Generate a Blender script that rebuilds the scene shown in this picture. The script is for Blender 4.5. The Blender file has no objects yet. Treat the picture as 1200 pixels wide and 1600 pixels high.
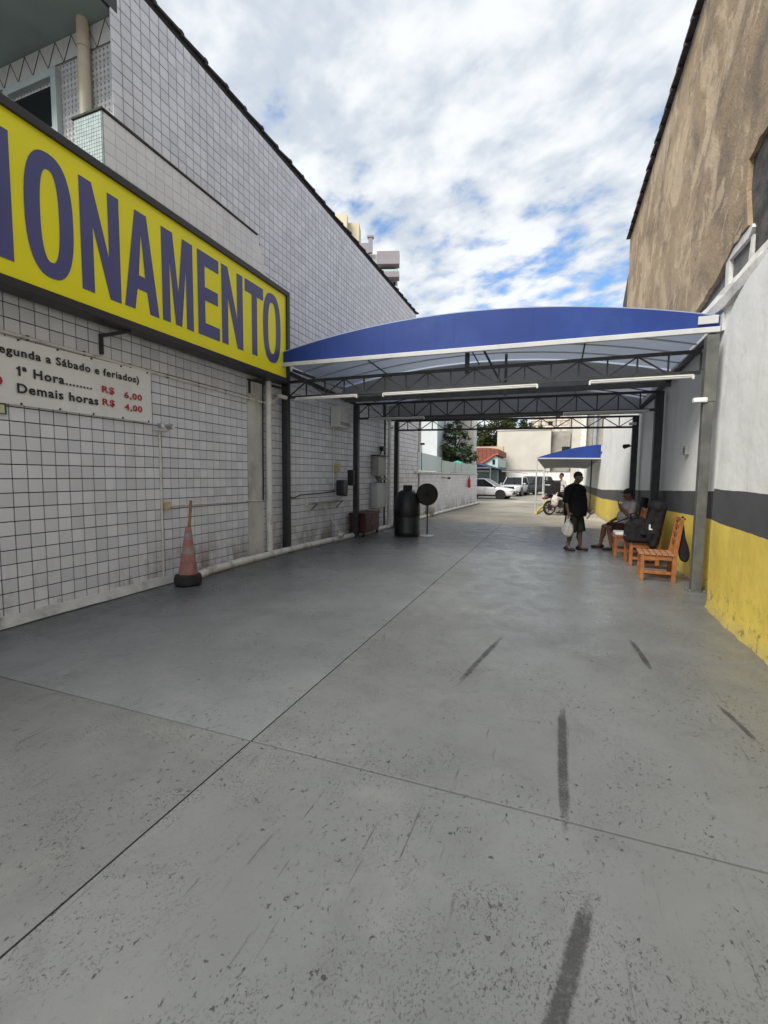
import bpy, bmesh, math, random
from mathutils import Vector, Matrix, Quaternion
rnd = random.Random(7)
SC = bpy.context.scene
COL = SC.collection
R = math.radians

# ------------------------------------------------------------------ camera, sky, sun, exposure
CAM_H = 1.6
yaw, pitch, roll = 0.35958, 0.07956, -0.009788
fw = Vector((-math.sin(yaw) * math.cos(pitch), math.cos(yaw) * math.cos(pitch), -math.sin(pitch)))
rt = Vector((math.cos(yaw), math.sin(yaw), 0))
dn = fw.cross(rt)
rt2 = rt * math.cos(roll) + dn * math.sin(roll)
dn2 = -rt * math.sin(roll) + dn * math.cos(roll)
cam = bpy.data.objects.new('camera', bpy.data.cameras.new('camera'))
COL.objects.link(cam)
m = Matrix.Identity(4)
for i in range(3):
    m[i][0], m[i][1], m[i][2] = rt2[i], -dn2[i], -fw[i]
m[2][3] = CAM_H
cam.matrix_world = m
cam.data.sensor_fit = 'HORIZONTAL'
cam.data.sensor_width = 36
cam.data.lens = 36 * 711.25 / 1200
cam.data.clip_start = 0.05
cam.data.clip_end = 1500
SC.camera = cam

SUN_EL, SUN_AZ = R(48), R(-153)          # azimuth measured from +Y towards +X: veiled sun, behind and to the left
sd = Vector((math.sin(SUN_AZ) * math.cos(SUN_EL), math.cos(SUN_AZ) * math.cos(SUN_EL), math.sin(SUN_EL)))
sun = bpy.data.objects.new('sun', bpy.data.lights.new('sun', 'SUN'))
COL.objects.link(sun)
sun.data.energy = 2.4
sun.data.angle = R(30)
sun.data.color = (1.0, 0.95, 0.87)
sun.rotation_euler = sd.to_track_quat('Z', 'Y').to_euler()

SC.view_settings.view_transform = 'Standard'
SC.view_settings.look = 'None'
SC.view_settings.gamma = 1
SC.view_settings.use_curve_mapping = False
SC.view_settings.exposure = 1.17


class NT:
    """small node helper"""
    def __init__(s, tree):
        s.t = tree
        s.t.nodes.clear()

    def n(s, typ, **kw):
        o = s.t.nodes.new(typ)
        for k, v in kw.items():
            if hasattr(o, k):
                setattr(o, k, v)
        return o

    def link(s, a, b):
        s.t.links.new(a, b)

    def set(s, sock, v):
        if isinstance(v, bpy.types.NodeSocket):
            s.link(v, sock)
        else:
            if isinstance(v, (tuple, list)) and len(v) == 3 and sock.type == 'RGBA':
                v = (*v, 1)
            sock.default_value = v

    def coords(s):
        return s.n('ShaderNodeTexCoord').outputs['Object']

    def mapping(s, vec, scale=(1, 1, 1), loc=(0, 0, 0), rot=(0, 0, 0)):
        o = s.n('ShaderNodeMapping')
        s.set(o.inputs['Vector'], vec)
        o.inputs['Scale'].default_value = scale
        o.inputs['Location'].default_value = loc
        o.inputs['Rotation'].default_value = rot
        return o.outputs[0]

    def noise(s, vec, scale, detail=4, rough=.55, dist=0):
        o = s.n('ShaderNodeTexNoise')
        s.set(o.inputs['Vector'], vec)
        o.inputs['Scale'].default_value = scale
        o.inputs['Detail'].default_value = detail
        o.inputs['Roughness'].default_value = rough
        o.inputs['Distortion'].default_value = dist
        return o.outputs['Fac']

    def voro(s, vec, scale, feature='F1'):
        o = s.n('ShaderNodeTexVoronoi')
        o.feature = feature
        s.set(o.inputs['Vector'], vec)
        o.inputs['Scale'].default_value = scale
        return o.outputs['Distance']

    def ramp(s, fac, a, b, va=0., vb=1.):
        o = s.n('ShaderNodeMapRange')
        s.set(o.inputs['Value'], fac)
        o.interpolation_type = 'SMOOTHSTEP'
        for i, v in zip(('From Min', 'From Max', 'To Min', 'To Max'), (a, b, va, vb)):
            o.inputs[i].default_value = v
        return o.outputs[0]

    def mix(s, fac, a, b, mode='MIX'):
        o = s.n('ShaderNodeMix')
        o.data_type = 'RGBA'
        o.blend_type = mode
        s.set(o.inputs[0], fac)
        s.set(o.inputs[6], a)
        s.set(o.inputs[7], b)
        return o.outputs[2]

    def math(s, op, a, b=0., c=None):
        o = s.n('ShaderNodeMath')
        o.operation = op
        s.set(o.inputs[0], a)
        s.set(o.inputs[1], b)
        if c is not None:
            s.set(o.inputs[2], c)
        return o.outputs[0]

    def sep(s, vec):
        o = s.n('ShaderNodeSeparateXYZ')
        s.set(o.inputs[0], vec)
        return o.outputs

    def comb(s, x, y, z):
        o = s.n('ShaderNodeCombineXYZ')
        for i, v in enumerate((x, y, z)):
            s.set(o.inputs[i], v)
        return o.outputs[0]

    def bump(s, h, strength=.2, dist=.02):
        o = s.n('ShaderNodeBump')
        s.set(o.inputs['Height'], h)
        o.inputs['Strength'].default_value = strength
        o.inputs['Distance'].default_value = dist
        return o.outputs[0]

    def rand(s):
        return s.n('ShaderNodeObjectInfo').outputs['Random']

    def island(s):
        return s.n('ShaderNodeNewGeometry').outputs['Random Per Island']

    def bsdf(s, col, rough=.6, metal=0., normal=None, spec=.5, alpha=None, trans=0., coat=0.):
        o = s.n('ShaderNodeBsdfPrincipled')
        s.set(o.inputs['Base Color'], col)
        s.set(o.inputs['Roughness'], rough)
        s.set(o.inputs['Metallic'], metal)
        s.set(o.inputs['Specular IOR Level'], spec)
        if normal is not None:
            s.set(o.inputs['Normal'], normal)
        if alpha is not None:
            s.set(o.inputs['Alpha'], alpha)
        o.inputs['Transmission Weight'].default_value = trans
        o.inputs['Coat Weight'].default_value = coat
        out = s.n('ShaderNodeOutputMaterial')
        s.link(o.outputs[0], out.inputs[0])
        return o


MATS = {}


def newmat(name):
    mt = bpy.data.materials.new(name)
    mt.use_nodes = True
    MATS[name] = mt
    return NT(mt.node_tree)


def simple(name, col, rough=.6, metal=0., var=.12, scale=6., bump=0., bscale=60., spec=.5, coat=0., dirt=None, dirt_amt=.5, dscale=3.):
    """a plain material with uneven colour, fine relief and optional blotches of dirt"""
    t = newmat(name)
    p = t.coords()
    n1 = t.noise(p, scale, 5)
    lo = tuple(c * (1 - var) for c in col)
    hi = tuple(min(1, c * (1 + var)) for c in col)
    c = t.mix(t.ramp(n1, .3, .7), lo, hi)
    if dirt:
        d = t.noise(t.mapping(p, (1, 1, .6), (3, 1, 7)), dscale, 7, .65)
        c = t.mix(t.ramp(d, .5, .75, 0, dirt_amt), c, dirt)
    nm = t.bump(t.noise(p, bscale, 3), bump, .01) if bump else None
    t.bsdf(c, rough, metal, nm, spec, coat=coat)
    return MATS[name]


# world: Nishita sky with a broken layer of small clouds, the same all round
W = bpy.data.worlds.new('World')
SC.world = W
W.use_nodes = True
t = NT(W.node_tree)
sky = t.n('ShaderNodeTexSky')
sky.sky_type = 'NISHITA'
sky.sun_disc = False
sky.sun_elevation = SUN_EL
sky.sun_rotation = SUN_AZ
sky.air_density = 1.0
sky.dust_density = .6
sky.ozone_density = 2.0
d = t.n('ShaderNodeTexCoord').outputs['Generated']
x, y, z = t.sep(d)
zc = t.math('ADD', t.math('MAXIMUM', z, 0.0), .12)
p = t.comb(t.math('DIVIDE', x, zc), t.math('DIVIDE', y, zc), 0.)
pr = t.mapping(p, (1, 1, 1), (3.3, 8.1, 0), (0, 0, R(35)))
ps = t.mapping(pr, (1.0, 1.25, 1))
big = t.noise(pr, .38, 3)
puff = t.noise(ps, 5.6, 6, .52, .12)
fine = t.noise(ps, 12, 5, .6, .1)
f = t.math('ADD', t.math('MULTIPLY', puff, .5), t.math('MULTIPLY', big, .6))
f = t.math('ADD', f, t.math('MULTIPLY', fine, .22))
cov = t.ramp(f, .47, .625)
shade = t.noise(t.mapping(pr, (1, 1, 1), (11, 4, 0)), 1.9, 6, .6)
shade2 = t.math('ADD', t.math('MULTIPLY', shade, .4), t.math('MULTIPLY', puff, .6))
ccol = t.mix(t.ramp(shade2, .4, .6), (4.8, 5.3, 5.9), (7.4, 7.6, 7.7))
skyc = t.mix(1., sky.outputs[0], (1.15, 1.5, 1.75), 'MULTIPLY')
wc = t.mix(t.math('MULTIPLY', cov, .96), skyc, ccol)
bg = t.n('ShaderNodeBackground')
t.link(wc, bg.inputs[0])
bg.inputs[1].default_value = .06
t.link(bg.outputs[0], t.n('ShaderNodeOutputWorld').inputs[0])


# ------------------------------------------------------------------ mesh helpers
def world_of(o):
    mw = o.matrix_basis.copy()
    if o.parent:
        mw = world_of(o.parent) @ o.matrix_parent_inverse @ mw
    return mw


def link(name, me, parent=None):
    o = bpy.data.objects.new(name, me)
    COL.objects.link(o)
    if parent:
        o.parent = parent
        o.matrix_parent_inverse = world_of(parent).inverted()
    return o


def tag(o, label=None, cat=None, group=None, kind=None):
    if label:
        o['label'] = label
    if cat:
        o['category'] = cat
    if group:
        o['group'] = group
    if kind:
        o['kind'] = kind
    return o


def thing(name, label, cat, loc=(0, 0, 0), rz=0., group=None):
    o = bpy.data.objects.new(name, None)
    COL.objects.link(o)
    o.location = loc
    o.rotation_euler = (0, 0, rz)
    o.empty_display_size = .2
    return tag(o, label, cat, group)


def copy_thing(root, label=None):
    def rec(o, par):
        c = o.copy()
        COL.objects.link(c)
        if par:
            c.parent = par
        for ch in [q for q in bpy.data.objects if q.parent == o]:
            rec(ch, c)
        return c
    kids = {}
    for q in bpy.data.objects:
        kids.setdefault(q.parent, []).append(q)

    def rec2(o, par):
        c = o.copy()
        COL.objects.link(c)
        if par:
            c.parent = par
        for ch in kids.get(o, []):
            rec2(ch, c)
        return c
    r = rec2(root, None)
    if label:
        r['label'] = label
    return r


def frame_to(a, b):
    z = (Vector(b) - Vector(a)).normalized()
    up = Vector((0, 0, 1)) if abs(z.z) < .95 else Vector((0, 1, 0))
    x = up.cross(z).normalized()
    return x, z.cross(x), z


class MB:
    def __init__(s):
        s.v, s.f = [], []

    def add(s, v, f):
        k = len(s.v)
        s.v += [tuple(q) for q in v]
        s.f += [tuple(i + k for i in q) for q in f]
        return s

    def box(s, x0, x1, y0, y1, z0, z1):
        v = [(x, y, z) for z in (z0, z1) for y in (y0, y1) for x in (x0, x1)]
        return s.add(v, [(0, 2, 3, 1), (4, 5, 7, 6), (0, 1, 5, 4), (2, 6, 7, 3), (0, 4, 6, 2), (1, 3, 7, 5)])

    def cbox(s, c, size, rz=0., rx=0., ry=0.):
        M = Matrix.Translation(c) @ Matrix.Rotation(rz, 4, 'Z') @ Matrix.Rotation(ry, 4, 'Y') @ Matrix.Rotation(rx, 4, 'X')
        hx, hy, hz = (q / 2 for q in size)
        v = [M @ Vector((x, y, z)) for z in (-hz, hz) for y in (-hy, hy) for x in (-hx, hx)]
        return s.add(v, [(0, 2, 3, 1), (4, 5, 7, 6), (0, 1, 5, 4), (2, 6, 7, 3), (0, 4, 6, 2), (1, 3, 7, 5)])

    def bar(s, a, b, w, h=None):
        h = h or w
        x, y, z = frame_to(a, b)
        v = []
        for q in (Vector(a), Vector(b)):
            for i, j in ((-1, -1), (1, -1), (1, 1), (-1, 1)):
                v.append(q + x * i * w / 2 + y * j * h / 2)
        return s.add(v, [(3, 2, 1, 0), (4, 5, 6, 7)] + [(i, (i + 1) % 4, 4 + (i + 1) % 4, 4 + i) for i in range(4)])

    def tube(s, pts, r, n=8, cap=True):
        pts = [Vector(q) for q in pts]
        rs = r if isinstance(r, (list, tuple)) else [r] * len(pts)
        v, f = [], []
        px = None
        for i, q in enumerate(pts):
            a = pts[max(0, i - 1)]
            b = pts[min(len(pts) - 1, i + 1)]
            z = (b - a).normalized()
            if px is None:
                px = frame_to(a, b)[0]
            px = (px - z * px.dot(z)).normalized()
            py = z.cross(px)
            for k in range(n):
                an = 2 * math.pi * k / n
                v.append(q + (px * math.cos(an) + py * math.sin(an)) * rs[i])
        for i in range(len(pts) - 1):
            for k in range(n):
                f.append((i * n + k, i * n + (k + 1) % n, (i + 1) * n + (k + 1) % n, (i + 1) * n + k))
        if cap:
            f.append(tuple(range(n - 1, -1, -1)))
            f.append(tuple((len(pts) - 1) * n + k for k in range(n)))
        return s.add(v, f)

    def lathe(s, prof, c, n=20, axis='Z', close=False):
        v, f = [], []
        c = Vector(c)
        for r, h in prof:
            for k in range(n):
                a = 2 * math.pi * k / n
                q = (r * math.cos(a), r * math.sin(a), h)
                if axis == 'X':
                    q = (h, q[0], q[1])
                elif axis == 'Y':
                    q = (q[1], h, q[0])
                elif not isinstance(axis, str):
                    X, Y, Z = axis
                    q = X * q[0] + Y * q[1] + Z * q[2]
                v.append(c + Vector(q))
        m_ = len(prof)
        for i in range(m_ if close else m_ - 1):
            j = (i + 1) % m_
            for k in range(n):
                f.append((i * n + k, i * n + (k + 1) % n, j * n + (k + 1) % n, j * n + k))
        if not close:
            f.append(tuple(range(n - 1, -1, -1)))
            f.append(tuple((m_ - 1) * n + k for k in range(n)))
        return s.add(v, f)

    def ball(s, c, r, nu=14, nv=9, M=None):
        r = (r, r, r) if not isinstance(r, (tuple, list)) else r
        v, f = [], []
        for j in range(1, nv):
            th = math.pi * j / nv
            for i in range(nu):
                a = 2 * math.pi * i / nu
                q = Vector((r[0] * math.sin(th) * math.cos(a), r[1] * math.sin(th) * math.sin(a), r[2] * math.cos(th)))
                v.append(q)
        v += [Vector((0, 0, r[2])), Vector((0, 0, -r[2]))]
        T, B = len(v) - 2, len(v) - 1
        for j in range(nv - 2):
            for i in range(nu):
                f.append((j * nu + i, (j + 1) * nu + i, (j + 1) * nu + (i + 1) % nu, j * nu + (i + 1) % nu))
        for i in range(nu):
            f.append((T, i, (i + 1) % nu))
            f.append((B, (nv - 2) * nu + (i + 1) % nu, (nv - 2) * nu + i))
        if M is not None:
            v = [M @ q for q in v]
        return s.add([q + Vector(c) for q in v], f)

    def capsule(s, a, b, ra, rb=None, n=12):
        rb = rb if rb is not None else ra
        a, b = Vector(a), Vector(b)
        z = (b - a).normalized()
        pts, rs = [], []
        for k in range(4):
            an = math.pi / 2 * (1 - k / 4)
            pts.append(a - z * ra * math.sin(an)); rs.append(max(ra * math.cos(an), ra * .06))
        pts += [a, b]; rs += [ra, rb]
        for k in range(1, 5):
            an = math.pi / 2 * k / 4
            pts.append(b + z * rb * math.sin(an)); rs.append(max(rb * math.cos(an), rb * .06))
        return s.tube(pts, rs, n)

    def prism(s, poly, fn, d0, d1):
        """poly of (a,b) extruded between d0 and d1; fn(a,b,d) -> xyz"""
        n = len(poly)
        v = [fn(a, b, d0) for a, b in poly] + [fn(a, b, d1) for a, b in poly]
        return s.add(v, [tuple(range(n - 1, -1, -1)), tuple(range(n, 2 * n))] +
                     [(i, (i + 1) % n, n + (i + 1) % n, n + i) for i in range(n)])

    def loft(s, rings, cap=True, closed=True):
        n = len(rings[0])
        v = [q for r_ in rings for q in r_]
        f = []
        for i in range(len(rings) - 1):
            for k in range(n if closed else n - 1):
                f.append((i * n + k, i * n + (k + 1) % n, (i + 1) * n + (k + 1) % n, (i + 1) * n + k))
        if cap:
            f.append(tuple(range(n - 1, -1, -1)))
            f.append(tuple((len(rings) - 1) * n + k for k in range(n)))
        return s.add(v, f)

    def build(s, name, mt, parent=None, bevel=0., smooth=None, subsurf=0, fix=True):
        me = bpy.data.meshes.new(name)
        me.from_pydata(s.v, [], s.f)
        if fix or bevel:
            bm = bmesh.new()
            bm.from_mesh(me)
            if fix:
                bmesh.ops.recalc_face_normals(bm, faces=bm.faces)
            if bevel:
                es = [e for e in bm.edges if len(e.link_faces) == 2 and e.calc_face_angle(0) > .5]
                bmesh.ops.bevel(bm, geom=es, offset=bevel, segments=2, profile=.6, affect='EDGES', clamp_overlap=True)
            bm.to_mesh(me)
            bm.free()
        if smooth is not None:
            me.polygons.foreach_set('use_smooth', [True] * len(me.polygons))
            me.set_sharp_from_angle(angle=R(smooth))
        if mt is not None:
            me.materials.append(MATS[mt] if isinstance(mt, str) else mt)
        o = link(name, me, parent)
        if subsurf:
            md = o.modifiers.new('s', 'SUBSURF')
            md.levels = md.render_levels = subsurf
        return o


def blob(name, mb, mt, parent, voxel=.008, it=4):
    """closed shapes melted into one continuous skin"""
    me = bpy.data.meshes.new('tmp')
    me.from_pydata(mb.v, [], mb.f)
    bm = bmesh.new(); bm.from_mesh(me)
    bmesh.ops.recalc_face_normals(bm, faces=bm.faces)
    bm.to_mesh(me); bm.free()
    o = bpy.data.objects.new('tmp', me)
    COL.objects.link(o)
    md = o.modifiers.new('r', 'REMESH'); md.mode = 'VOXEL'; md.voxel_size = voxel; md.use_smooth_shade = True
    sm = o.modifiers.new('s', 'SMOOTH'); sm.iterations = it; sm.factor = .5
    dg = bpy.context.evaluated_depsgraph_get()
    me2 = bpy.data.meshes.new_from_object(o.evaluated_get(dg))
    bpy.data.objects.remove(o)
    me2.name = name
    me2.materials.clear()
    me2.materials.append(MATS[mt])
    me2.polygons.foreach_set('use_smooth', [True] * len(me2.polygons))
    return link(name, me2, parent)


def curve_mesh(polys, depth):
    cu = bpy.data.curves.new('tmp', 'CURVE')
    cu.dimensions = '2D'
    cu.fill_mode = 'BOTH'
    cu.extrude = depth / 2
    for pl in polys:
        sp = cu.splines.new('POLY')
        sp.points.add(len(pl) - 1)
        for q, (a, b) in zip(sp.points, pl):
            q.co = (a, b, 0, 1)
        sp.use_cyclic_u = True
    o = bpy.data.objects.new('tmp', cu)
    COL.objects.link(o)
    dg = bpy.context.evaluated_depsgraph_get()
    me = bpy.data.meshes.new_from_object(o.evaluated_get(dg))
    bpy.data.objects.remove(o)
    return me


def text_mesh(body, size, depth, offset=0., spacing=1., sx=1.):
    cu = bpy.data.curves.new('tmp', 'FONT')
    cu.body = body
    cu.size = size
    cu.extrude = depth / 2
    cu.offset = offset
    cu.space_character = spacing
    cu.resolution_u = 3
    o = bpy.data.objects.new('tmp', cu)
    COL.objects.link(o)
    dg = bpy.context.evaluated_depsgraph_get()
    me = bpy.data.meshes.new_from_object(o.evaluated_get(dg))
    bpy.data.objects.remove(o)
    for v in me.vertices:
        v.co.x *= sx
    return me


def text_fit(body, width, height, depth, offset=0.02, spacing=1.05):
    """text whose ink spans the given width and capital height"""
    me = text_mesh(body, 1., depth, offset, spacing)
    xs = [v.co.x for v in me.vertices]
    ref = text_mesh('H', 1., depth, offset)
    hs = [v.co.y for v in ref.vertices]
    kx = width / (max(xs) - min(xs))
    ky = height / (max(hs) - min(hs))
    x0, y0 = min(xs), min(hs)
    for v in me.vertices:
        v.co.x = (v.co.x - x0) * kx
        v.co.y = (v.co.y - y0) * ky
    bpy.data.meshes.remove(ref)
    return me


def on_left_wall(me, name, mt, x, y, z, parent, slope=0.):
    """put a flat mesh on the left wall, reading along +Y, facing +X"""
    M = Matrix(((0, 0, 1, x), (math.cos(slope), -math.sin(slope), 0, y), (math.sin(slope), math.cos(slope), 0, z), (0, 0, 0, 1)))
    me.transform(M)
    me.materials.clear()
    me.materials.append(MATS[mt])
    me.name = name
    return link(name, me, parent)


# ------------------------------------------------------------------ materials
simple('steel_dark', (.035, .035, .038), .5, .2, .2, 8, .05)
simple('steel_grey', (.1, .103, .096), .5, .2, .2, 5, .08, 30, dirt=(.22, .2, .15), dirt_amt=.6)
simple('white_steel', (.5, .51, .51), .45, 0, .06, 4, 0, dirt=(.3, .28, .24), dirt_amt=.35)
simple('white_plastic', (.66, .65, .62), .4, 0, .06, 4, dirt=(.3, .27, .2), dirt_amt=.45, dscale=6)
simple('pipe_white', (.7, .68, .64), .45, 0, .08, 4, .03, 20, dirt=(.2, .17, .13), dirt_amt=.75, dscale=5)
simple('tube_glass', (.5, .5, .48), .3, 0, .03)
simple('rubber', (.02, .02, .02), .8, 0, .2, 10, .1)
simple('black_plastic', (.014, .014, .015), .4, 0, .2, 8, .04)
simple('black_cloth', (.012, .012, .014), .95, 0, .35, 14, .4, 90, spec=.2)
simple('grey_box', (.33, .33, .31), .5, 0, .1, 4, dirt=(.18, .16, .13), dirt_amt=.5)
simple('red_dark', (.06, .012, .012), .5, 0, .25, 6, .05)
simple('red', (.5, .02, .02), .4, 0, .1)
simple('orange_wood', (.25, .088, .026), .45, 0, .22, 14, .08, 60, dirt=(.2, .07, .02), dirt_amt=.5, dscale=9)
simple('seat_wood', (.26, .12, .055), .5, 0, .25, 12, .1, 60, dirt=(.45, .33, .22), dirt_amt=.6, dscale=14)
simple('stick_wood', (.28, .15, .06), .7, 0, .25, 14, .15)
simple('cushion', (.72, .69, .66), .9, 0, .1, 10, .2, 80)
simple('sign_yellow', (.9, .82, .014), .38, 0, .04, 1.2, spec=.4)
simple('sign_blue', (.085, .09, .25), .38, 0, .06, 2, spec=.4)
simple('sign_frame', (.022, .02, .022), .45, 0, .2, 4)
simple('banner_white', (.8, .785, .775), .55, 0, .04, 1.5, .06, 3, dirt=(.45, .43, .4), dirt_amt=.3)
simple('ink_black', (.02, .02, .022), .6)
simple('ink_red', (.42, .02, .045), .6)
simple('exit_green', (.03, .1, .05), .5)
simple('exit_pale', (.6, .62, .42), .5)
simple('canopy_blue', (.009, .036, .2), .55, 0, .1, 1.2, .12, 3, spec=.35, dirt=(.03, .07, .26), dirt_amt=.5, dscale=1.3)
simple('canopy_under', (.5, .51, .525), .7, 0, .08, 1.5, .05, 4)
def membrane(name, through, k):
    """coated fabric lets some light pass"""
    t_ = NT.__new__(NT)
    t_.t = MATS[name].node_tree
    out = [n for n in t_.t.nodes if n.type == 'OUTPUT_MATERIAL'][0]
    p_ = [n for n in t_.t.nodes if n.type == 'BSDF_PRINCIPLED'][0]
    tr = t_.n('ShaderNodeBsdfTranslucent')
    tr.inputs[0].default_value = (*through, 1)
    mx = t_.n('ShaderNodeMixShader')
    mx.inputs[0].default_value = k
    t_.link(p_.outputs[0], mx.inputs[1]); t_.link(tr.outputs[0], mx.inputs[2]); t_.link(mx.outputs[0], out.inputs[0])
simple('canopy_inner', (.36, .365, .375), .7, 0, .1, 2)
simple('canopy_roof', (.03, .08, .32), .5, 0, .08, 1.2)
membrane('canopy_roof', (.5, .58, .72), .55)
membrane('canopy_under', (.8, .8, .8), .5)
simple('navy_cloth', (.02, .03, .1), .6, 0, .1)
simple('roof_tile', (.05, .042, .045), .85, 0, .35, 7, .3, 30)
simple('terracotta', (.2, .065, .042), .8, 0, .25, 5, .2, 30)
simple('orange_paint', (.55, .1, .05), .6, 0, .08)
simple('teal_paint', (.42, .52, .5), .7, 0, .08)
simple('soffit_teal', (.3, .38, .375), .7, 0, .08, 1.5, .05, 20, dirt=(.2, .25, .25), dirt_amt=.5, dscale=1.5)
simple('frame_teal', (.5, .56, .56), .5, 0, .06, 3)
simple('cream_pipe', (.56, .5, .38), .5, 0, .1, 3, dirt=(.35, .3, .2), dirt_amt=.5)
simple('cream_wall', (.5, .475, .42), .85, 0, .06, .6, .1, 10, dirt=(.36, .33, .28), dirt_amt=.5, dscale=.5)
simple('cream_tower', (.6, .52, .36), .8, 0, .05, .4)
simple('grey_tower', (.26, .24, .26), .8, 0, .08, .3)
simple('pale_tower', (.52, .5, .47), .8, 0, .05, .3)
simple('beige_wall', (.46, .36, .26), .85, 0, .12, .8, .1, 8)
simple('shaded_wall', (.3, .28, .25), .85, 0, .15, 1.2, .1, 8, dirt=(.1, .09, .08), dirt_amt=.7, dscale=.7)  # darkened copy of cream_wall: shade put into the base colour, stains over it
simple('white_wall', (.68, .68, .66), .85, 0, .05, 1, .08, 12, dirt=(.45, .44, .42), dirt_amt=.35, dscale=.8)
simple('pale_blue_wall', (.56, .6, .62), .85, 0, .06, 1, .08, 12, dirt=(.3, .3, .32), dirt_amt=.5, dscale=1)
simple('galvanised', (.5, .52, .54), .35, .8, .12, 3)
simple('glass_dark', (.012, .014, .016), .12, 0, .1, 2, spec=.45)
simple('car_white', (.72, .72, .72), .25, 0, .02, 2, coat=.6)
simple('car_dark', (.018, .02, .024), .25, 0, .1, 2, coat=.6)
simple('car_trim', (.02, .02, .02), .5)
simple('alloy', (.5, .5, .51), .35, .4)
simple('lamp_clear', (.7, .72, .74), .12, 0, .05, spec=.8)
simple('lamp_red', (.35, .02, .02), .25)
simple('chrome', (.5, .5, .52), .2, .9)
simple('yellow_paint', (.62, .55, .05), .55, 0, .1)
simple('moto_red', (.05, .013, .02), .35)
simple('skin_dark', (.15, .08, .052), .55, 0, .12, 14)
simple('skin_brown', (.17, .088, .058), .55, 0, .1, 14)
simple('skin_light', (.42, .2, .16), .55, 0, .08, 14)
simple('hair_dark', (.012, .01, .009), .7, 0, .3, 60, .4, 120)
simple('hair_brown', (.09, .03, .025), .6, 0, .3, 60, .4, 120)
simple('shirt_black', (.008, .0085, .011), .9, 0, .3, 9, .5, 25, spec=.2)
simple('shirt_pale', (.48, .41, .41), .9, 0, .12, 9, .5, 25, spec=.2)
simple('shirt_white', (.62, .6, .58), .9, 0, .06, 9, .4, 25, spec=.2)
simple('shorts_olive', (.032, .034, .025), .9, 0, .25, 9, .5, 25, spec=.2)
simple('shorts_maroon', (.05, .02, .018), .9, 0, .25, 9, .5, 25, spec=.2)
simple('shoe_dark', (.016, .015, .017), .6, 0, .25, 12)
simple('eye_white', (.7, .68, .65), .3)
simple('lip', (.16, .055, .05), .5)
simple('bark', (.1, .075, .055), .9, 0, .3, 9, .6, 30)
simple('hat_cap', (.02, .02, .026), .8)
simple('switch_yellow', (.55, .42, .2), .5, 0, .2, 30)
simple('skirting', (.48, .47, .45), .75, 0, .15, 5, .5, 25, dirt=(.13, .12, .11), dirt_amt=.8, dscale=4)
simple('mosaic_pale', (.38, .46, .45), .4, 0, .15, 20)
simple('green_cloth', (.04, .3, .25), .8, 0, .2)

# thin plastic bag
t = newmat('bag_plastic')
t.bsdf(t.mix(t.ramp(t.noise(t.coords(), 22, 4), .3, .7), (.42, .39, .36), (.62, .59, .56)), .4, 0, t.bump(t.noise(t.coords(), 30, 3, .5, 1.), .8, .03))
# pale greenish railing glass
t = newmat('rail_glass')
t.bsdf(t.mix(t.noise(t.coords(), 2, 3), (.42, .55, .53), (.5, .62, .6)), .12, 0, None, .6, alpha=.8)
# leaves
for nm, a, b in (('leaf_a', (.018, .038, .014), (.05, .085, .026)), ('leaf_b', (.024, .042, .012), (.07, .088, .025))):
    t = newmat(nm)
    o = t.bsdf(t.mix(t.island(), a, b), .6, spec=.3)
# tiles: each piece its own slight shade
def tile_mat(name, per_object, base=(.73, .73, .785)):
    t = newmat(name)
    r_ = t.rand() if per_object else t.island()
    p = t.coords()
    if per_object:
        g = t.n('ShaderNodeNewGeometry').outputs['Position']
    else:
        g = p
    c = t.mix(r_, tuple(q * .89 for q in base), tuple(min(.84, q * 1.08) for q in base))
    st = t.noise(t.mapping(g, (1, 1, .22)), 2.2, 6, .65)
    c = t.mix(t.ramp(st, .52, .8, 0, .3), c, (.4, .38, .35))
    z_ = t.sep(g)[2]
    low = t.math('MULTIPLY', t.ramp(z_, .05, .8, 1, 0), t.ramp(t.noise(t.mapping(g, (1, 1, .45)), 2.4, 7, .7), .42, .62))
    c = t.mix(t.math('MULTIPLY', low, .75), c, (.2, .165, .125))
    t.bsdf(c, t.ramp(t.noise(g, 6, 3), .3, .7, .3, .48), 0, t.bump(t.noise(g, 9, 2), .06, .01))
tile_mat('tile', True)
tile_mat('tile_many', False)
simple('grout', (.03, .029, .031), .9, 0, .35, 6)
simple('pilaster', (.6, .58, .54), .8, 0, .1, 2, .1, 20, dirt=(.2, .17, .13), dirt_amt=.6, dscale=1.5)
# patterned facade tile: small pressed dots
t = newmat('pattern_tile')
p = t.coords()
x, y, z = t.sep(p)
v = t.voro(t.comb(t.math('MULTIPLY', x, 14.), 0., t.math('MULTIPLY', z, 14.)), 1.0)
dots = t.math('MULTIPLY', t.math('SINE', t.math('MULTIPLY', t.math('ADD', x, z), 47.)), t.math('SINE', t.math('MULTIPLY', t.math('SUBTRACT', x, z), 47.)))
c = t.mix(t.ramp(dots, .3, .65), (.66, .65, .65), (.24, .24, .26))
c = t.mix(t.ramp(t.noise(p, 3, 5), .35, .7, 0, .35), c, (.36, .34, .32))
t.bsdf(c, .35, 0, t.bump(dots, .5, .01))
simple('grey_tower_line', (.07, .07, .075), .6)
t = newmat('border_tile')
p = t.coords()
t.bsdf(t.mix(t.ramp(t.noise(p, 4, 5), .3, .7), (.58, .57, .57), (.68, .67, .66)), .4)

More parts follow.
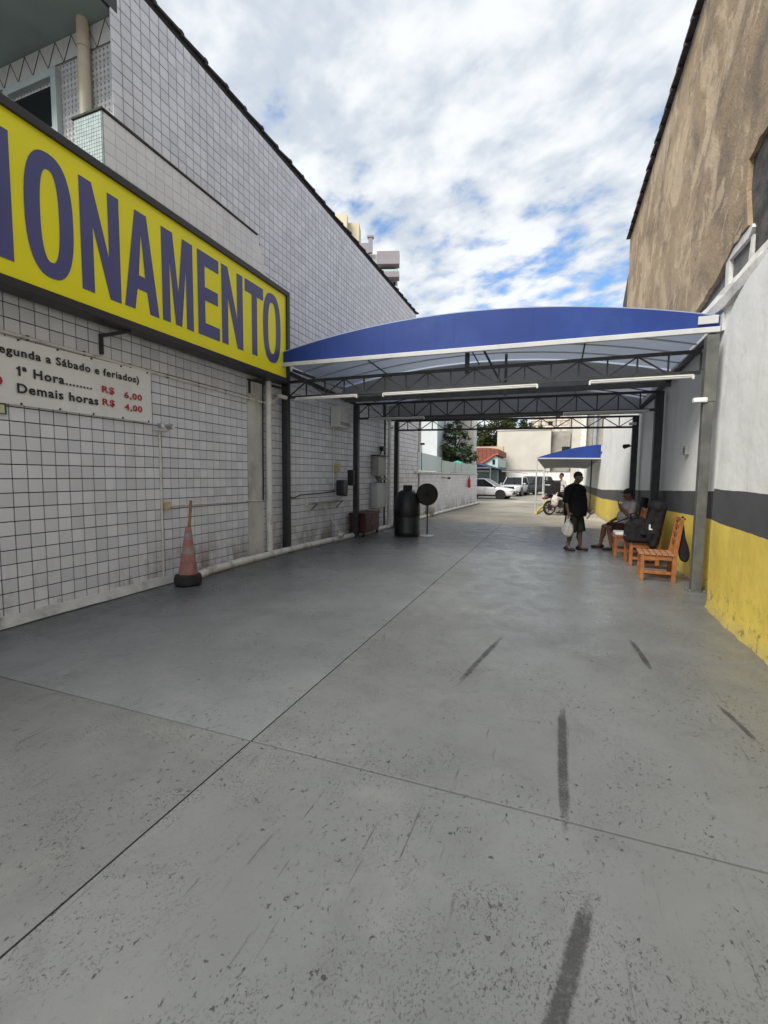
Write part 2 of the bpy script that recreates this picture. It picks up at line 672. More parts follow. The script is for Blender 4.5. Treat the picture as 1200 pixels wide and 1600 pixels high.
# painted grey floor
def floor_mat(name, base, seed):
    t = newmat(name)
    p = t.mapping(t.coords(), (1, 1, 1), (seed, seed * .7, 0))
    big = t.noise(p, .45, 5, .6)
    c = t.mix(t.ramp(big, .3, .7), tuple(q * .84 for q in base), tuple(q * 1.12 for q in base))
    mid = t.noise(p, 2.7, 7, .68, .6)
    c = t.mix(t.ramp(mid, .48, .72, 0, .5), c, tuple(q * .68 for q in base))
    c = t.mix(t.ramp(t.noise(t.mapping(p, (1, 1, 1), (5, 9, 0)), 1.3, 6, .7), .52, .75, 0, .32), c, (.2, .2, .185))
    # worn chips of several sizes, gathered in uneven clusters
    w1 = t.noise(t.mapping(p, (1, 1, 1), (2, 3, 0)), 1.7, 7, .75)
    w2 = t.noise(t.mapping(p, (1, .5, 1), (8, 1, 0), (0, 0, R(-40))), .8, 5, .7)
    k1 = t.math('MULTIPLY', t.ramp(w1, .43, .58), t.ramp(w2, .4, .57, .25, 1))
    sp = t.noise(t.mapping(p, (1.1, .85, 1), (0, 0, 0), (0, 0, R(-35))), 88, 3, .68, .25)
    chips = t.math('MULTIPLY', t.ramp(sp, .555, .6), k1)
    sp2 = t.noise(t.mapping(p, (1.15, .8, 1), (7, 7, 0), (0, 0, R(-40))), 34, 5, .72, .3)
    chips2 = t.math('MULTIPLY', t.ramp(sp2, .592, .625), t.ramp(t.noise(t.mapping(p, (1, 1, 1), (4, 6, 0)), 1.3, 6, .78), .44, .55))
    sp3 = t.noise(t.mapping(p, (1, .8, 1), (1, 5, 0)), 15, 6, .75, .4)
    chips3 = t.math('MULTIPLY', t.ramp(sp3, .64, .66), t.ramp(t.noise(t.mapping(p, (1, 1, 1), (3, 6, 0)), .9, 4, .7), .46, .58))
    scr = t.noise(t.mapping(p, (26, 1.1, 1), (1, 2, 0), (0, 0, R(-42))), 1.5, 5, .75, .1)
    scr2 = t.noise(t.mapping(p, (30, .9, 1), (5, 2, 0), (0, 0, R(12))), 1.5, 5, .75, .1)
    scm = t.ramp(t.noise(t.mapping(p, (1, 1, 1), (9, 9, 0)), .9, 4, .7), .46, .62)
    scrs = t.math('MULTIPLY', t.math('MAXIMUM', t.ramp(scr, .6, .68, 0, .75), t.ramp(scr2, .62, .7, 0, .65)), scm)
    ch = t.math('MAXIMUM', t.math('MAXIMUM', t.math('MULTIPLY', chips, .72), t.math('MULTIPLY', chips2, .85)), t.math('MAXIMUM', chips3, scrs))
    c = t.mix(ch, c, (.02, .02, .021))
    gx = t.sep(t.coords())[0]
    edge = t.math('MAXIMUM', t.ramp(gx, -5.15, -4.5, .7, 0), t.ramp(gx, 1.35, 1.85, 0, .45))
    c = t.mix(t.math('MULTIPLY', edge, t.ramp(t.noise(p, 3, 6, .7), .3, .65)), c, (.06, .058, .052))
    # faint drag marks along the lane
    dr = t.noise(t.mapping(p, (9, .55, 1), (1, 2, 0), (0, 0, R(9))), 1.6, 5, .7, .2)
    c = t.mix(t.ramp(dr, .6, .78, 0, .3), c, tuple(q * .55 for q in base))
    # pale scuffs
    sc_ = t.noise(t.mapping(p, (2.4, .8, 1), (4, 4, 0), (0, 0, R(60))), 7, 6, .75, .3)
    c = t.mix(t.ramp(sc_, .66, .8, 0, .22), c, tuple(min(1, q * 1.45) for q in base))
    crack = t.voro(t.mapping(p, (1, 1, 1), (.3, .1, 0)), .55, 'DISTANCE_TO_EDGE')
    wob = t.math('ADD', crack, t.math('MULTIPLY', t.math('SUBTRACT', t.noise(p, 4, 4), .5), .05))
    ck = t.math('MULTIPLY', t.ramp(t.math('ABSOLUTE', wob), 0, .004, 1, 0), t.ramp(t.noise(p, .6, 2), .5, .62))
    c = t.mix(t.math('MULTIPLY', ck, .7), c, (.06, .06, .06))
    rgh = t.ramp(mid, .3, .7, .24, .46)
    h = t.math('SUBTRACT', t.math('MULTIPLY', t.noise(p, 55, 4), .3), ch)
    t.bsdf(c, rgh, 0, t.bump(h, .25, .006), spec=.45)
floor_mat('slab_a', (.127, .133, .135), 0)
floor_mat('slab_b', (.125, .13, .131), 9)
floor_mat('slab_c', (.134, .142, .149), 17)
simple('joint_dark', (.03, .031, .03), .9, 0, .4, 12)
# skid marks: worn rubber
t = newmat('skid')
p = t.coords()
at_ = t.n('ShaderNodeAttribute')
at_.attribute_name = 'edge'
g_ = t.math('ADD', at_.outputs['Fac'], t.math('MULTIPLY', t.math('SUBTRACT', t.noise(p, 85, 5, .8), .5), 2.6))
g_ = t.math('ADD', g_, t.math('MULTIPLY', t.math('SUBTRACT', t.noise(p, 5, 4), .5), 1.4))
t.bsdf((.035, .035, .038), .7, alpha=t.ramp(g_, .25, 1.3, 0, .68))
# yard
t = newmat('yard')
p = t.coords()
c = t.mix(t.ramp(t.noise(p, .3, 6, .65), .32, .68), (.2, .185, .155), (.36, .335, .285))
c = t.mix(t.ramp(t.noise(t.mapping(p, (.3, 1.5, 1)), 1.1, 6, .7), .5, .72, 0, .55), c, (.13, .125, .11))
c = t.mix(t.ramp(t.noise(p, 9, 5, .7), .55, .75, 0, .4), c, (.42, .4, .36))
t.bsdf(c, .85, 0, t.bump(t.noise(p, 14, 6), .4, .02))
simple('ground_far', (.2, .19, .165), .9, 0, .2, .2)

# right wall: white over a dark grey band over yellow
def band_mat(name, bands):
    """bands: heights of the two band edges at several distances, as (y, low, high)"""
    t = newmat(name)
    p = t.coords()
    x, y, z = t.sep(p)
    lo = hi = None
    (y0, l0, h0), (y1, l1, h1) = bands
    k = t.ramp(y, y0, y1)
    k = t.n('ShaderNodeMapRange')
    t.set(k.inputs['Value'], y)
    k.inputs['From Min'].default_value = y0
    k.inputs['From Max'].default_value = y1
    k = k.outputs[0]
    wob = t.math('MULTIPLY', t.math('SUBTRACT', t.noise(p, 2.5, 4), .5), .02)
    lo = t.math('ADD', t.math('MULTIPLY_ADD', k, l1 - l0, l0), wob)
    hi = t.math('ADD', t.math('MULTIPLY_ADD', k, h1 - h0, h0), wob)
    white = t.mix(t.ramp(t.noise(p, 1.1, 6, .65), .3, .7), (.72, .72, .695), (.8, .8, .78))
    st = t.noise(t.mapping(p, (1, 1, .18)), 2.8, 6, .7)
    white = t.mix(t.ramp(st, .5, .75, 0, .35), white, (.44, .44, .41))
    gr = t.ramp(t.noise(t.mapping(p, (1, 1, 1), (6, 1, 2)), .9, 5), .52, .72, 0, .35)
    white = t.mix(gr, white, (.53, .57, .5))
    chip = t.math('MULTIPLY', t.ramp(t.noise(p, 8, 6, .7), .64, .68), t.ramp(t.noise(p, .8, 2), .48, .62))
    white = t.mix(t.math('MULTIPLY', chip, .7), white, (.33, .32, .29))
    grey = t.mix(t.ramp(t.noise(p, 1.6, 5), .3, .7), (.055, .057, .06), (.075, .077, .08))
    yel = t.mix(t.ramp(t.noise(p, 1.3, 6), .3, .7), (.6, .45, .075), (.7, .535, .1))
    yel = t.mix(t.ramp(t.noise(t.mapping(p, (1, 1, .3), (4, 0, 0)), 3, 6, .7), .52, .76, 0, .45), yel, (.36, .28, .09))
    dirt = t.math('MULTIPLY', t.ramp(z, .0, .6, 1, .1), t.ramp(t.noise(p, 9, 6, .75), .54, .62))
    yel = t.mix(t.ramp(z, .0, .22, .45, 0), yel, (.3, .25, .13))
    yel = t.mix(t.math('MULTIPLY', dirt, .8), yel, (.16, .13, .07))
    c = t.mix(t.math('GREATER_THAN', z, hi), grey, white)
    c = t.mix(t.math('GREATER_THAN', lo, z), c, yel)
    hgt = t.math('ADD', t.noise(p, 3.5, 5), t.math('MULTIPLY', t.noise(p, 60, 3), .06))
    t.bsdf(c, .6, 0, t.bump(hgt, .35, .03), spec=.4)
band_mat('band_near', ((5.0, 1.06, 1.465), (6.6, 1.09, 1.48)))
band_mat('band_far', ((6.7, 1.05, 1.45), (20., .78, 1.13)))
# old brown plaster
t = newmat('brown_plaster')
p = t.coords()
pp = t.mapping(p, (1, .8, .85), (0, 0, 0), (R(-32), 0, 0))
c = t.mix(t.ramp(t.noise(p, .4, 4), .3, .7), (.29, .215, .137), (.4, .3, .195))
c = t.mix(t.ramp(t.noise(pp, .8, 5, .55, .9), .5, .6, 0, .8), c, (.52, .41, .275))
c = t.mix(t.ramp(t.noise(t.mapping(pp, (1, 1, 1), (5, 5, 5)), .9, 6, .6, .6), .5, .66, 0, .8), c, (.17, .138, .105))
c = t.mix(t.ramp(t.noise(t.mapping(pp, (1, 1, 1), (9, 2, 1)), 2.2, 5, .6, 1.2), .55, .63, 0, .6), c, (.56, .45, .3))
c = t.mix(t.ramp(t.noise(t.mapping(pp, (1, 1, 1), (1, 7, 3)), 4.5, 5, .62, .8), .58, .68, 0, .45), c, (.15, .12, .09))
c = t.mix(t.ramp(t.noise(t.mapping(p, (1, 1, .25), (2, 2, 2)), 1.6, 6, .65), .54, .72, 0, .4), c, (.16, .15, .135))
yy = t.sep(p)[1]
c = t.mix(t.math('MULTIPLY', t.ramp(yy, 9., 5.5, 0, .75), t.ramp(t.noise(t.mapping(p, (1, 1, .5)), 1.1, 6, .65), .42, .62)), c, (.12, .115, .1))
c = t.mix(t.ramp(t.noise(p, 12, 5, .7), .6, .75, 0, .35), c, (.13, .1, .08))
t.bsdf(c, .9, 0, t.bump(t.math('ADD', t.noise(pp, 2, 6, .6), t.math('MULTIPLY', t.noise(p, 30, 4), .15)), .8, .06), spec=.2)
simple('cement', (.17, .165, .155), .9, 0, .25, 2.5, .5, 15, dirt=(.07, .068, .06), dirt_amt=.8, dscale=1.8)
simple('cement_dark', (.06, .057, .05), .95, 0, .5, 5, .8, 18, dirt=(.025, .025, .02), dirt_amt=.8, dscale=3)
simple('lime', (.62, .61, .58), .85, 0, .08, 3, .7, 14, dirt=(.34, .33, .3), dirt_amt=.6, dscale=4)
# traffic cone, faded
t = newmat('cone_pink')
p = t.coords()
c = t.mix(t.ramp(t.noise(p, 8, 5), .3, .7), (.3, .135, .12), (.42, .2, .175))
c = t.mix(t.ramp(t.noise(t.mapping(p, (1, 1, .4)), 9, 6, .7), .52, .7, 0, .5), c, (.16, .08, .07))
t.bsdf(c, .7, 0, t.bump(t.noise(p, 20, 4), .3, .01))
simple('cone_band', (.34, .25, .24), .6, 0, .15, 12, dirt=(.2, .14, .13), dirt_amt=.7, dscale=9)
simple('cone_base', (.022, .016, .016), .8, 0, .4, 9, .5, 20, dirt=(.09, .04, .035), dirt_amt=.6, dscale=7)

# ------------------------------------------------------------------ ground
YJ1, YJ2, YE = 2.18, 9.12, 15.75
XJ = -1.66
MB().box(-400, 400, -60, 700, -.5, -.08).build('ground', 'ground_far').__setitem__('kind', 'structure')
MB().box(-60, 40, YE + .004, 75, -.079, -.012).build('yard', 'yard').__setitem__('kind', 'structure')
fl = MB().box(-5.34, 2.3, -6, YE, -.079, -.022).build('floor', 'joint_dark')
tag(fl, kind='structure')
g = .0065
for (x0, x1, y0, y1, mt) in ((-5.33, XJ - g * .7, -6, YJ1 - g, 'slab_b'), (XJ + g * .7, 2.25, -6, YJ1 - g, 'slab_a'),
                             (-5.33, XJ - g * .7, YJ1 + g, YJ2 - g, 'slab_c'), (XJ + g * .7, 2.25, YJ1 + g, YJ2 - g, 'slab_a'),
                             (-5.33, XJ - g * .7, YJ2 + g, YE, 'slab_c'), (XJ + g * .7, 2.25, YJ2 + g, YE, 'slab_c')):
    MB().box(x0, x1, y0, y1, -.0218, 0).build('slab', mt, fl, bevel=.003)


def skid(a, b, w, lab):
    a, b = Vector((*a, .004)), Vector((*b, .004))
    dr = (b - a).normalized()
    sd_ = Vector((-dr.y, dr.x, 0))
    n, mcol = 40, 4
    vv, ed = [], []
    for i in range(n + 1):
        k = i / n
        q = a.lerp(b, k) + sd_ * math.sin(k * 2.6) * .012
        for j in range(mcol + 1):
            vv.append(q + sd_ * w * (j / mcol - .5) * 1.3 * min(1, .4 + 2.5 * k, .4 + 2.5 * (1 - k)))
            ed.append(min(1, 2.2 * (1 - abs(j / mcol * 2 - 1))) * min(1, 4 * k + .05, 4 * (1 - k) + .05))
    me = bpy.data.meshes.new('skid_mark')
    m1 = mcol + 1
    me.from_pydata(vv, [], [(i * m1 + j, i * m1 + j + 1, (i + 1) * m1 + j + 1, (i + 1) * m1 + j) for i in range(n) for j in range(mcol)])
    at = me.attributes.new('edge', 'FLOAT', 'POINT')
    at.data.foreach_set('value', ed)
    me.materials.append(MATS['skid'])
    o = link('skid_mark', me, fl)
    o['label'] = lab


skid((.1, 1.98), (.11, 3.42), .055, 'long straight black rubber mark crossing the floor joint')
skid((-.67, 3.26), (-.42, 4.68), .05, 'slanting dark rubber mark left of the long one')
skid((.74, 5.05), (.8, 4.15), .05, 'short rubber mark pointing at the chairs')
skid((1.13, 3.76), (1.21, 3.22), .04, 'short rubber mark nearest the yellow wall')
skid((.195, 1.86), (-.03, 1.05), .062, 'broad worn rubber mark at the bottom of the photo')


# ------------------------------------------------------------------ left building
LB = thing('tiled_building', 'tall building clad in white square wall tiles with dark joints, carrying the yellow sign', 'building', (-7, 5, 0))
WX = -5.34
MB().box(-13, WX, -3, 4.552, 0, 5.2).build('lower_storey', 'grout', LB)
MB().box(-13, WX, 4.554, 17.5, 0, 7.93).build('wall', 'grout', LB)
# the lower wall leans into the lane further back
P_B, P_C, P_D, P_E = (-5.32, 8.3), (-4.94, 13.2), (-4.82, 16.5), (-4.36, 27.2)
MB().prism([P_B, P_C, P_D, (-5.45, 16.5), (-5.45, 8.3)], lambda a, b, d: (a - .02, b, d), 0, 3.85).build('lower_wall', 'grout', LB)

TILE, GAP = .15, .0105
proto = MB()
hh = (TILE - GAP) / 2
for sx, sy in ((1, 1),):
    v = [(0, -hh, -hh), (0, hh, -hh), (0, hh, hh), (0, -hh, hh)]
    w_ = hh - .003
    v += [(.012, -hh, -hh), (.012, hh, -hh), (.012, hh, hh), (.012, -hh, hh), (.015, -w_, -w_), (.015, w_, -w_), (.015, w_, w_), (.015, -w_, w_)]
    fcs = [(8, 9, 10, 11)]
    for i in range(4):
        j = (i + 1) % 4
        fcs += [(i, j, 4 + j, 4 + i), (4 + i, 4 + j, 8 + j, 8 + i)]
    proto.add(v, fcs)
tile_me = bpy.data.meshes.new('tile')
tile_me.from_pydata(proto.v, [], proto.f)
tile_me.materials.append(MATS['tile'])

cam_inv = m.inverted()


def proj_area(c):
    q = cam_inv @ Vector(c)
    if q.z > -.3:
        return 0
    u = 600 + q.x / -q.z * 711
    v = 800 - q.y / -q.z * 711
    if not (-6 < u < 1206 and -6 < v < 1606):
        return 0
    return abs(c[0]) / (-q.z) ** 3


cands = []


def tile_grid(p0, p1, zr, skip=None, z_phase=.03, s_phase=None):
    """tiles on the vertical strip between two floor points, facing +X"""
    a, b = Vector((*p0, 0)), Vector((*p1, 0))
    L = (b - a).length
    dr = (b - a) / L
    rz = math.atan2(dr.y, dr.x) - math.pi / 2
    s = s_phase if s_phase is not None else 0.
    while s + TILE <= L + 1e-4:
        k0 = math.ceil((zr[0] - z_phase) / TILE - 1e-6)
        z = z_phase + k0 * TILE
        while z + TILE <= zr[1] + 1e-4:
            c = a + dr * (s + TILE / 2)
            c.z = z + TILE / 2
            if not (skip and skip(c.y, c.z)):
                cands.append((c.copy(), rz))
            z += TILE
        s += TILE


def skip1(y, z):
    return (y < 4.5 and z > 5.15) or (5.0 < z < 5.9 and y < 7.5) or (7.0 < y < 7.45 and z < 3.4)


tile_grid((-5.336, -.5), (-5.336, 17.5), (3.77, 7.95), skip1)
tile_grid((-5.336, -.5), (-5.336, 8.35), (.03, 3.8), skip1)
tile_grid((-5.336, 8.32), (-4.956, 13.2), (.03, 3.85))
tile_grid((-4.956, 13.25), (-4.836, 16.5), (.03, 3.85))
# the tiles that show largest are pieces of their own; those behind the sign and the banner join the rest
def hidden(c):
    y, z = c.y, c.z
    return (2.2 < z < 3.0 and y < 4.9) or (3.25 < z < 5.2 and y < 7.95)


ranked = sorted(((0 if hidden(c) else proj_area(c)), i) for i, (c, rz) in enumerate(cands))[::-1]
big = {i for a_, i in ranked[:300]}
many = MB()
for i, (c, rz) in enumerate(cands):
    M = Matrix.Translation(c) @ Matrix.Rotation(rz + rnd.gauss(0, .006), 4, 'Z') @ Matrix.Rotation(rnd.gauss(0, .006), 4, 'Y')
    if i in big:
        o = bpy.data.objects.new('tile', tile_me)
        COL.objects.link(o)
        o.parent = LB
        o.matrix_parent_inverse = world_of(LB).inverted()
        o.matrix_basis = M
    else:
        many.add([M @ Vector(q) for q in proto.v], proto.f)
tag(many.build('tile_cladding', 'tile_many', LB, fix=False), kind='stuff')

# plain plastered strip beside the downpipe
MB().box(WX, -5.312, 7.003, 7.447, .02, 3.47).build('plaster_strip', 'pilaster', LB)
# low parapet above the sign, in smaller paler tiles
MB().box(-5.72, -5.25, 4.23, 4.545, 5.202, 5.93).build('parapet', 'mosaic_pale', LB)
MB().prism([(4.545, 5.0), (7.62, 5.0), (7.5, 5.5), (7.26, 5.93), (4.545, 5.93)], lambda a, b, d: (d, a, b), -5.32, -5.252).build('parapet_band', 'banner_white', LB)
mb = MB()
y = 4.25
while y < 7.4:
    z = 5.02
    while z < 5.9:
        top = 5.93 if y < 7.1 else 5.93 - (y - 7.1) * 1.6
        if z + .15 < top + .06:
            M = Matrix.Translation((-5.253 if y > 4.5 else -5.251, y + .075, z + .075))
            mb.add([M @ Vector((q[0] * .6, q[1] * 1.04, q[2] * 1.04)) for q in proto.v], proto.f)
        z += .15
    y += .15
t = newmat('tile_pale')
g_ = t.coords()
t.bsdf(t.mix(t.ramp(t.noise(t.mapping(g_, (1, 1, .3)), 2.2, 6, .65), .5, .75, 0, .4), t.mix(t.island(), (.74, .73, .74), (.8, .79, .8)), (.5, .48, .45)), .4)
tag(mb.build('parapet_tiles', 'tile_pale', LB, fix=False), kind='stuff')
MB().box(-5.75, -5.228, 4.21, 7.26, 5.931, 5.955).build('parapet_cap', 'cement_dark', LB)
# mosaic face of the parapet end
mb = MB()
for i in range(11):
    for j in range(15):
        x0 = -5.71 + i * .0415
        z0 = 5.28 + j * .0425
        mb.box(x0, x0 + .036, 4.222, 4.2295, z0, z0 + .037)
tag(mb.build('mosaic', 'mosaic_pale', LB, fix=False), kind='stuff')

# patterned front wall under the balcony slab
ptile = MB().box(-.098, .098, -.012, 0, -.098, .098).build('facade_tile', 'pattern_tile', LB, bevel=.003)
pm = ptile.data
bpy.data.objects.remove(ptile)
border = MB().box(-.152, .152, -.012, 0, -.15, .15)
bt = border.build('border_tile', 'border_tile', LB, bevel=.003)
bmesh_border = bt.data
bpy.data.objects.remove(bt)
ln = MB()
for a_, b_ in (((-.15, -.14), (0, .14)), ((0, .14), (.15, -.14)), ((-.15, -.145), (.15, -.145))):
    ln.bar((a_[0], -.0135, a_[1]), (b_[0], -.0135, b_[1]), .014, .004)
lt = ln.build('border_line', 'grey_tower_line', LB)
bmesh_line = lt.data
bpy.data.objects.remove(lt)
for i in range(21):
    for j in range(7):
        xx = -5.45 - i * .2
        zz = 6.875 - j * .2
        if zz < 5.3:
            continue
        if -7.5 < xx < -6.28 and zz < 6.85:
            continue
        o = link('facade_tile', pm, LB)
        o.location = Vector((xx, 4.546, zz))
        o.location = o.location
for i in range(14):
    o = link('border_tile', bmesh_border, LB)
    o.location = Vector((-5.505 - i * .306, 4.546, 7.135))
    q = link('border_line', bmesh_line, o)
    q.matrix_parent_inverse = Matrix.Identity(4)
MB().box(-13, -5.36, 3.45, 4.552, 7.29, 7.5).build('balcony_slab', 'soffit_teal', LB)
MB().box(-13, -5.30, 3.36, 3.448, 7.28, 7.54).build('slab_edge', 'soffit_teal', LB)
MB().box(-5.358, -5.32, 3.45, 4.552, 7.29, 7.52).build('slab_edge', 'sign_frame', LB)
# window
wf = MB()
wf.box(-7.42, -6.35, 4.46, 4.55, 6.82, 6.92).box(-6.45, -6.35, 4.46, 4.55, 5.6, 6.818).box(-7.42, -7.32, 4.46, 4.55, 5.6, 6.818)
wfo = wf.build('window', 'frame_teal', LB, bevel=.006)
MB().box(-7.32, -6.45, 4.535, 4.548, 5.6, 6.82).build('pane', 'glass_dark', wfo)
for k in range(9):
    MB().cbox((-6.885, 4.512, 5.72 + k * .05), (.86, .03, .008), rx=.6).build('louver', 'grey_box', wfo)
MB().box(-7.31, -6.46, 4.49, 4.53, 6.15, 6.22).build('sash_rail', 'white_steel', wfo)
# roof: a verge of overlapping tiles
MB().prism([(-5.36, 7.935), (-13, 9.8), (-13, 7.935)], lambda a, b, d: (a, d, b), 4.3, 17.5).build('roof', 'roof_tile', LB)
rt_mb = MB()
rt_mb.prism([(-.28, -.02), (.27, .015), (.27, .05), (.22, .07), (.16, .05), (-.28, .015)], lambda a, b, d: (d, a, b), -.35, .06)
rt0 = rt_mb.build('roof_tile', 'roof_tile', LB, bevel=.01)
for k in range(28):
    o = rt0 if k == 0 else link('roof_tile', rt0.data, LB)
    o.location = Vector((-5.36, 4.42 + k * .485, 7.935 + rnd.uniform(-.008, .008)))
    o.rotation_euler = (rnd.gauss(0, .012), 0, rnd.gauss(0, .015))

# mortar fillet along the foot of the wall, and the crack in front
sk = MB()
ys = [-1 + i * .22 for i in range(29)]
rings = []
for y in ys:
    w_ = .085 + rnd.uniform(-.015, .015)
    h_ = .06 + rnd.uniform(-.02, .015)
    rings.append([(-5.33, y, 0), (-5.33 + w_ + .03, y, 0), (-5.33 + w_, y, h_ * .6), (-5.33 + .03, y, h_ + .03), (-5.33, y, h_ + .04)])
sk.loft(rings)
sk.build('skirting', 'skirting', LB)
MB().box(-5.225, -5.175, -1, 5.1, .0005, .004).build('floor_gap', 'joint_dark', fl)
dp = thing('downpipe', 'cream downpipe on the patterned upper wall under the balcony slab', 'pipe', (-5.8, 4.45, 5.95))
MB().tube([(-5.8, 4.45, 5.93), (-5.8, 4.45, 7.31)], .07, 14).build('pipe', 'cream_pipe', dp, smooth=40)
MB().tube([(-5.8, 4.45, 6.95), (-5.8, 4.45, 7.05)], .078, 14).build('collar', 'cream_pipe', dp, smooth=40)

# ------------------------------------------------------------------ the yellow sign
SX = -5.0
S = thing('parking_sign', 'long yellow sign with tall blue capital letters in a black frame', 'sign', (SX, 5, 3.4))
Y0, Y1, Z0, Z1 = -.35, 7.9, 3.38, 5.12
MB().box(-5.2, SX - .012, Y0 + .05, Y1 - .05, Z0 + .05, Z1 - .05).build('back_box', 'sign_frame', S)
MB().box(SX - .0118, SX, Y0 + .1, Y1 - .1, Z0 + .09, Z1 - .09).build('panel', 'sign_yellow', S)
fr = MB()
fr.box(-5.21, SX + .035, Y0, Y1, Z0, Z0 + .092).box(-5.21, SX + .035, Y0, Y1, Z1 - .092, Z1)
fr.box(-5.21, SX + .035, Y0, Y0 + .1, Z0 + .094, Z1 - .094).box(-5.21, SX + .035, Y1 - .1, Y1, Z0 + .094, Z1 - .094)
fr.build('frame', 'sign_frame', S, bevel=.006)


def ring(w, h, sw, sv, n=40, e=2.5, a0=0, a1=2 * math.pi):
    out, inn = [], []
    for i in range(n):
        a = 2 * math.pi * i / n
        c_, s_ = math.cos(a), math.sin(a)
        f_ = lambda q: math.copysign(abs(q) ** (2 / e), q)
        out.append((w / 2 + w / 2 * f_(c_), h / 2 + h / 2 * f_(s_)))
        inn.append((w / 2 + (w / 2 - sw) * f_(c_), h / 2 + (h / 2 - sv) * f_(s_)))
    return out, inn[::-1]


H = 1.2


def glyph(ch, w):
    s = .145
    if ch == 'I':
        return [[(0, 0), (w, 0), (w, H), (0, H)]]
    if ch == 'O':
        return list(ring(w, H + .04, s + .005, .16))
    if ch == 'C':
        o, i_ = ring(w, H + .04, s, .16, 40)
        i_ = i_[::-1]
        k = 4
        return [o[k:40 - k + 1] + i_[k:40 - k + 1][::-1]]
    if ch == 'N':
        return [[(0, 0), (s, 0), (s, H * .62), (w - s, 0), (w, 0), (w, H), (w - s, H), (w - s, H * .38), (s, H), (0, H)]]
    if ch == 'A':
        c = w / 2
        return [[(0, 0), (s, 0), (s + .04, .26), (w - s - .04, .26), (w - s, 0), (w, 0), (c + .085, H), (c - .085, H)],
                [(s + .065, .43), (c, H * .8), (w - s - .065, .43)]]
    if ch == 'M':
        c = w / 2
        q = .13
        return [[(0, 0), (q, 0), (q, H * .7), (c - .055, 0), (c + .055, 0), (w - q, H * .7), (w - q, 0), (w, 0), (w, H), (w - .19, H), (c, H * .36), (.19, H), (0, H)]]
    if ch == 'E':
        return [[(0, 0), (w, 0), (w, .19), (s, .19), (s, .52), (w * .93, .52), (w * .93, .71), (s, .71), (s, H - .19), (w * .98, H - .19), (w * .98, H), (0, H)]]
    if ch == 'T':
        c = w / 2
        return [[(c - s / 2, 0), (c + s / 2, 0), (c + s / 2, H - .2), (w, H - .2), (w, H), (0, H), (0, H - .2), (c - s / 2, H - .2)]]
    if ch == 'S':
        pts = []
        for i in range(25):
            k = i / 24
            a = R(20 + 250 * k * 2) if k <= .5 else R(90 - 250 * (k - .5) * 2)
            if k <= .5:
                pts.append((w / 2 + (w / 2 - s / 2) * math.cos(a), H * .74 + H * .2 * math.sin(a)))
            else:
                pts.append((w / 2 + (w / 2 - s / 2) * math.cos(a), H * .28 + H * .22 * math.sin(a)))
        L_, R_ = [], []
        for i, (a, b) in enumerate(pts):
            p_, q_ = pts[max(0, i - 1)], pts[min(24, i + 1)]
            d_ = Vector((q_[0] - p_[0], q_[1] - p_[1])).normalized()
            L_.append((a - d_.y * s / 2, b + d_.x * s / 2))
            R_.append((a + d_.y * s / 2, b - d_.x * s / 2))
        return [L_ + R_[::-1]]


for ch, a, b in (('E', .10, .52), ('S', .60, 1.05), ('T', 1.12, 1.58), ('A', 1.63, 2.17), ('C', 2.24, 2.74), ('I', 2.85, 3.03), ('O', 3.145, 3.635), ('N', 3.715, 4.2), ('A', 4.25, 4.765),
                 ('M', 4.825, 5.38), ('E', 5.475, 5.93), ('N', 5.985, 6.5), ('T', 6.56, 7.07), ('O', 7.065, 7.615)):
    zb = 3.635 + (a - 3) * .012
    me = curve_mesh(glyph(ch, b - a), .004)
    on_left_wall(me, 'letter', 'sign_blue', SX + .003, a, zb - (.02 if ch in 'OCS' else 0), S)
# brackets that hold the sign
for yb, zz in ((4.15, 3.18), (7.05, 3.2), (1.4, 3.18)):
    b = MB().bar((-5.31, yb, zz + .1), (-5.06, yb + .22, zz + .2), .035).box(-5.32, -5.285, yb - .02, yb + .02, zz - .12, zz + .12)
    b.build('bracket', 'steel_dark', S)
MB().bar((-5.3, 7.0, 3.32), (-5.24, 8.0, 3.34), .03).bar((-5.28, 7.35, 3.34), (-5.1, 7.6, 3.45), .03).build('bracket', 'steel_dark', S)

# ------------------------------------------------------------------ price banner
B = thing('price_banner', 'white price banner with black and red lettering tied to the tiled wall', 'banner', (-5.29, 3.5, 2.3))
mb = MB()
bn = 30
vv, ff = [], []
for i in range(bn + 1):
    y = 1.4 + (4.86 - 1.4) * i / bn
    for j in range(9):
        z = 2.3 + j / 8 * (.69 - .03 * (1 - i / bn))
        vv.append((-5.289 + .004 * math.sin(y * 9 + j) * (1 if 0 < j < 8 else .4), y, z))
for i in range(bn):
    for j in range(8):
        ff.append((i * 9 + j, (i + 1) * 9 + j, (i + 1) * 9 + j + 1, i * 9 + j + 1))
mb.add(vv, ff)
mb.build('sheet', 'banner_white', B, smooth=60, fix=False)
BX = -5.279
for body, y0, y1, z0, h, mt in (('(Segunda a Sábado e feriados)', 2.9, 4.66, 2.80, .088, 'ink_black'), ('ª Hora........', 3.222, 3.99, 2.6, .1, 'ink_black'),
                                ('Demais horas', 3.165, 4.065, 2.425, .1, 'ink_black'),
                                ('R$', 4.12, 4.29, 2.595, .08, 'ink_red'), ('6,00', 4.43, 4.7, 2.575, .08, 'ink_red'),
                                ('R$', 4.12, 4.29, 2.44, .08, 'ink_red'), ('4,00', 4.43, 4.7, 2.422, .08, 'ink_red'), ('6', 2.86, 3.035, 2.46, .2, 'ink_red')):
    me = text_fit(body, y1 - y0, h, .001, .027, 1.14)
    on_left_wall(me, 'lettering', mt, BX, y0, z0, B)['kind'] = 'stuff'
me = curve_mesh([[(.018, 0), (.04, 0), (.04, .1), (.024, .1), (.018, .088), (0, .078), (0, .062), (.018, .07)]], .001)
